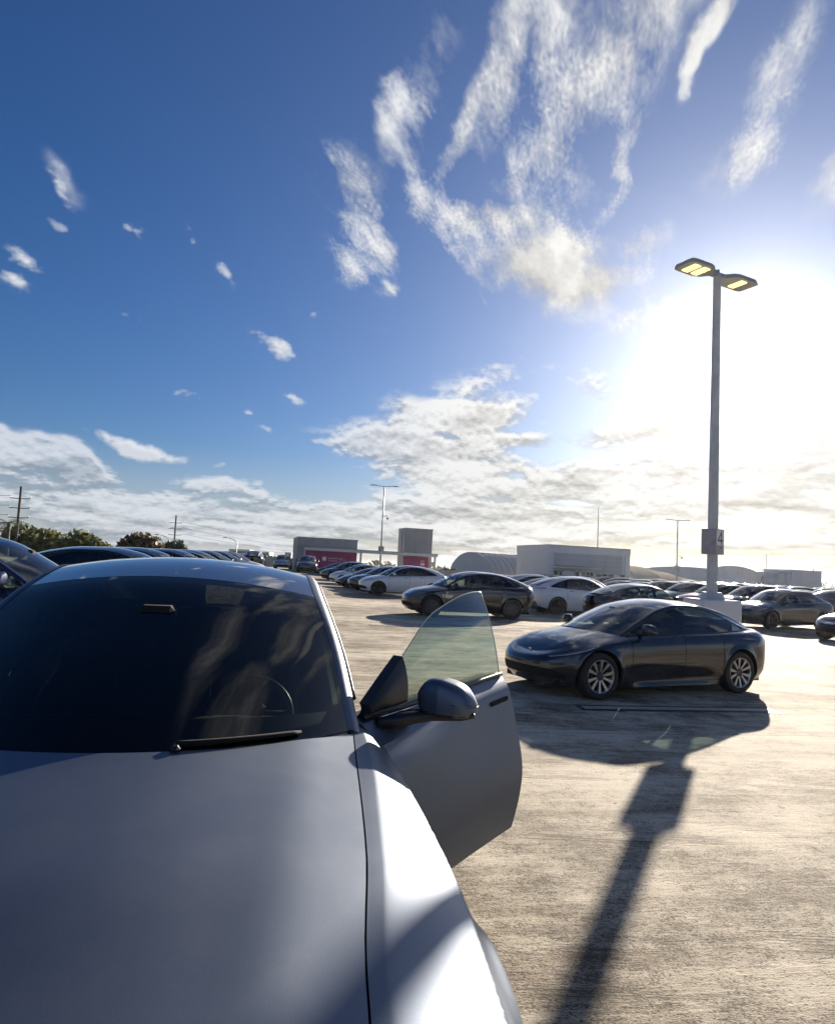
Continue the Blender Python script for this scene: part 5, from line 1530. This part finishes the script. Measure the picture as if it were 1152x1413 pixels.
for k, w in enumerate(('top', 'middle', 'lowest')):
    z_ = 8.2 - 1.05 - k * 1.05
    wire((-44.5, 75, z_), (-95, 66, z_ + .8), 1.2, f'{w} wire running left from the tall utility pole')
    z_ = 8.4 - 1.05 - k * 1.05
    wire((-40.9, 120, z_), (-12, 190, z_ - .5), 1.4, f'{w} wire running right from the smaller utility pole')

# ------------------------------------------------------------------ trees
def leaf_mat(name, a, b, c):
    m = bpy.data.materials.new(name); m.use_nodes = True
    t = m.node_tree; p = t.nodes['Principled BSDF']
    tcn = t.nodes.new('ShaderNodeTexCoord'); ob = tcn.outputs['Object']
    n = noise(t, ob, .9, 3.0, .6); n2 = noise(t, ob, 6.0, 2.0, .6)
    cc = mixc(t, n2.step(.35, .65), mixc(t, n.step(.4, .6), a, b), c)
    t.links.new(cc, p.inputs['Base Color']); p.inputs['Roughness'].default_value = .6
    tr = t.nodes.new('ShaderNodeBsdfTranslucent'); t.links.new(cc, tr.inputs[0])
    mx = t.nodes.new('ShaderNodeMixShader'); mx.inputs[0].default_value = .35
    out = t.nodes['Material Output']
    t.links.new(p.outputs[0], mx.inputs[1]); t.links.new(tr.outputs[0], mx.inputs[2]); t.links.new(mx.outputs[0], out.inputs[0])
    return m
LM = [leaf_mat('leaves_olive', (.10, .13, .035), (.06, .085, .022), (.19, .18, .06)),
      leaf_mat('leaves_russet', (.085, .060, .028), (.045, .040, .02), (.13, .085, .045)),
      leaf_mat('leaves_deep', (.035, .055, .02), (.025, .04, .016), (.075, .085, .035))]
def tree(x, y, ztop, rx, rzv, mi, label, n=2600, seed=1, leaf=.34, cat='tree'):
    g = np.random.default_rng(seed)
    t = empty('tree', (x, y, -9.0), 0, label, cat, 'trees beyond the deck')
    zc = ztop + 9.0 - rzv
    mb = MB(); mb.tube([(0, 0, 0), (.15, 0, zc * .4), (0, .1, zc * .85)], [.34, .26, .16], M['wood'], 8)
    tr = mb.build('trunk', t)
    cl = []
    for k in range(15):
        v = g.normal(size=3); v /= np.linalg.norm(v); v[2] = abs(v[2]) * 1.1 - .35
        cl.append((v * np.array([rx, rx, rzv]) * (.42 + .38 * g.random()) + np.array([0, 0, zc]), (.26 + .24 * g.random()) * rx))
    for c, r_ in cl[:7]:
        mb = MB(); mb.tube([(0, 0, zc * .55), tuple(c * .5 + np.array([0, 0, zc * .35])), tuple(c)], [.14, .08, .03], M['wood'], 5); mb.build('limb', t)
    vs, fs = [], []
    for k in range(n):
        c, r_ = cl[g.integers(len(cl))]
        v = g.normal(size=3); v /= np.linalg.norm(v)
        p = c + v * r_ * (.55 + .55 * g.random() ** .6) * np.array([1, 1, .85])
        a = g.normal(size=3); a /= np.linalg.norm(a); b = np.cross(a, v + g.normal(size=3) * .5); b /= max(np.linalg.norm(b), 1e-6)
        s1 = leaf * (.6 + .8 * g.random()); s2 = s1 * .55
        i = len(vs); vs += [p - a * s1, p + b * s2, p + a * s1, p - b * s2]; fs.append([i, i + 1, i + 2, i + 3])
    mb = MB(); mb.add(vs, fs, LM[mi], smooth=False); o = mb.build('crown', t); 
    return t
tree(-52.0, 80.0, 5.3, 4.6, 4.8, 0, 'olive tree at the very left edge beyond the cars', 2600, 1)
tree(-44.5, 77.0, 5.1, 3.8, 4.2, 0, 'olive tree just right of the palm, below the tall utility pole', 2600, 2)
tree(-41.0, 78.0, 5.4, 3.8, 4.2, 0, 'fullest olive tree in the middle of the clump at the left', 2600, 3)
tree(-37.4, 79.0, 4.6, 3.6, 3.8, 0, 'lower olive tree at the right end of the clump', 2400, 4)
tree(-34.4, 82.0, 3.6, 2.9, 3.2, 0, 'lowest bush-like tree where the clump runs out to the right', 1800, 5)
tree(-29.0, 72.0, 4.7, 3.0, 4.0, 1, 'round reddish-brown tree standing alone left of the smaller utility pole', 3200, 6)
tree(-34.0, 98.0, 4.4, 2.2, 3.0, 2, 'small round dark tree at the foot of the smaller utility pole', 1600, 7)
tree(-19.6, 112.0, 2.9, 2.6, 3.4, 2, 'dark tree above the parapet, left of the grey block', 1500, 8, .4)
tree(-23.8, 116.0, 2.5, 2.6, 3.2, 2, 'second dark tree above the parapet, farther left of the grey block', 1500, 9, .4)
tree(5.2, 106.0, 3.1, 2.4, 3.6, 2, 'dark round tree between the grey tower and the curved-roof shed', 1600, 10, .4)
tree(-6.0, 120.0, 2.2, 2.6, 3.0, 2, 'low dark tree under the long canopy', 1200, 11, .4)
# palm
pt = empty('palm_tree', (-41.4, 70.0, -7.4), 0, 'palm with drooping fronds before the tall utility pole', 'palm')
mb = MB(); mb.tube([(0, 0, 0), (.1, 0, 6), (0, 0, 11.4)], [.26, .2, .17], M['wood'], 8); mb.build('trunk', pt)
gp_ = np.random.default_rng(5)
for k in range(20):
    a = 2 * math.pi * k / 20 + gp_.random() * .3; L_ = 1.9 + gp_.random() * .7; lift = .2 + gp_.random() * 1.1
    vs, fs = [], []
    pr = None
    for i in range(11):
        t = i / 10; r_ = L_ * t; z_ = 11.4 + lift * L_ * .55 * t - 1.5 * t * t * (1.2 - .3 * lift)
        c = np.array([math.cos(a) * r_, math.sin(a) * r_, z_]); n = np.array([-math.sin(a), math.cos(a), 0])
        w = .42 * math.sin(math.pi * min(1, t * .9 + .08))
        if i > 0:
            for sg in (-1, 1):
                q = len(vs); vs += [pr, pr + (c - pr) * .45, c + n * sg * w + np.array([0, 0, -.35 * w]) + (c - pr) * .5]; fs.append([q, q + 1, q + 2])
        pr = c
    mb = MB(); mb.add(vs, fs, LM[2], smooth=False); mb.build('frond', pt)

# ------------------------------------------------------------------ far skyline
def far_block(x, y, w, h, lab, m='w_white', floors=4, bays=8):
    t = empty('distant_building', (x, y, -9.0), 0, lab, 'building', 'far buildings on the horizon')
    mb = MB(); mb.box((0, 6, (h + 9) / 2), (w, 12, h + 9), M[m]); mb.build('wall', t)
    mb = MB()
    for f in range(floors):
        mb.box((0, -.1, h + 9 - 1.6 - f * 2.6), (w * .94, .3, 1.1), M['pane']); 
        mb.build('window_band', t); mb = MB()
far_block(-102, 400, 12.0, 6.2, 'long pale block on the horizon, widest of the far left skyline', floors=3)
far_block(-76, 420, 5.0, 4.6, 'low pale block on the horizon right of the widest one', floors=2)
far_block(-84.5, 390, 4.0, 7.4 - 2, 'small pale tower on the horizon', floors=3)
far_block(-118, 430, 6.0, 3.6, 'low flat block at the left end of the far skyline', 'w_blue', 2)
far_block(-70, 380, 3.4, 5.6, 'narrow blue-white block just left of the dark trees over the parapet', 'w_blue', 3)
def street_lamp(x, y, h, lab):
    t = empty('street_lamp', (x, y, -9.0), 0, lab, 'street lamp', 'single-arm street lamps beyond the deck')
    mb = MB(); mb.tube([(0, 0, 0), (0, 0, h + 9), (-.5, 0, h + 9.5), (-1.6, 0, h + 9.8)], [.12, .09, .06, .05], M['pole'], 6); mb.build('post', t)
    mb = MB(); mb.box((-1.9, 0, h + 9.8), (.8, .3, .14), M['pole']); mb.build('lamp_head', t)
street_lamp(-28.5, 110.0, 3.9, 'single-arm street lamp over the long parapet, in front of the pale block')
street_lamp(-37.5, 105.0, 3.7, 'single-arm street lamp right of the reddish tree')
# band of woodland along the horizon
gw = np.random.default_rng(9); vs, fs = [], []
for k in range(5200):
    az_ = gw.uniform(-40, 40); D_ = gw.uniform(500, 620); x_ = math.tan(R(az_)) * D_
    hh = 2.2 + 1.4 * math.sin(az_ * 1.7) + .9 * math.sin(az_ * 5.3 + 1)
    p = np.array([x_, D_, -9 + gw.random() ** .6 * (9 + hh)])
    a = gw.normal(size=3) * 1.5; b = gw.normal(size=3) * 1.5; i = len(vs)
    vs += [p - a, p + b, p + a, p - b]; fs.append([i, i + 1, i + 2, i + 3])
mb = MB(); mb.add(vs, fs, LM[2], smooth=False); tag(mb.build('far_woodland'), kind='stuff')

# ------------------------------------------------------------------ the air
hz_b = MB(); hz_b.box((0, 1750, .5), (10400, 8900, 21.0), None)
hz_m = bpy.data.materials.new('thin_haze'); hz_m.use_nodes = True  # added haze; its forward scatter imitates lens glare round the sun
ht = hz_m.node_tree; ht.nodes.clear()
ho_ = ht.nodes.new('ShaderNodeOutputMaterial'); pv = ht.nodes.new('ShaderNodeVolumePrincipled')
pv.inputs['Color'].default_value = (.92, .95, 1.0, 1); pv.inputs['Density'].default_value = HAZE[0]; pv.inputs['Anisotropy'].default_value = HAZE[1]
ht.links.new(pv.outputs[0], ho_.inputs['Volume'])
hz_b.mats = [hz_m]
hzo = hz_b.build('haze'); tag(hzo, kind='stuff')
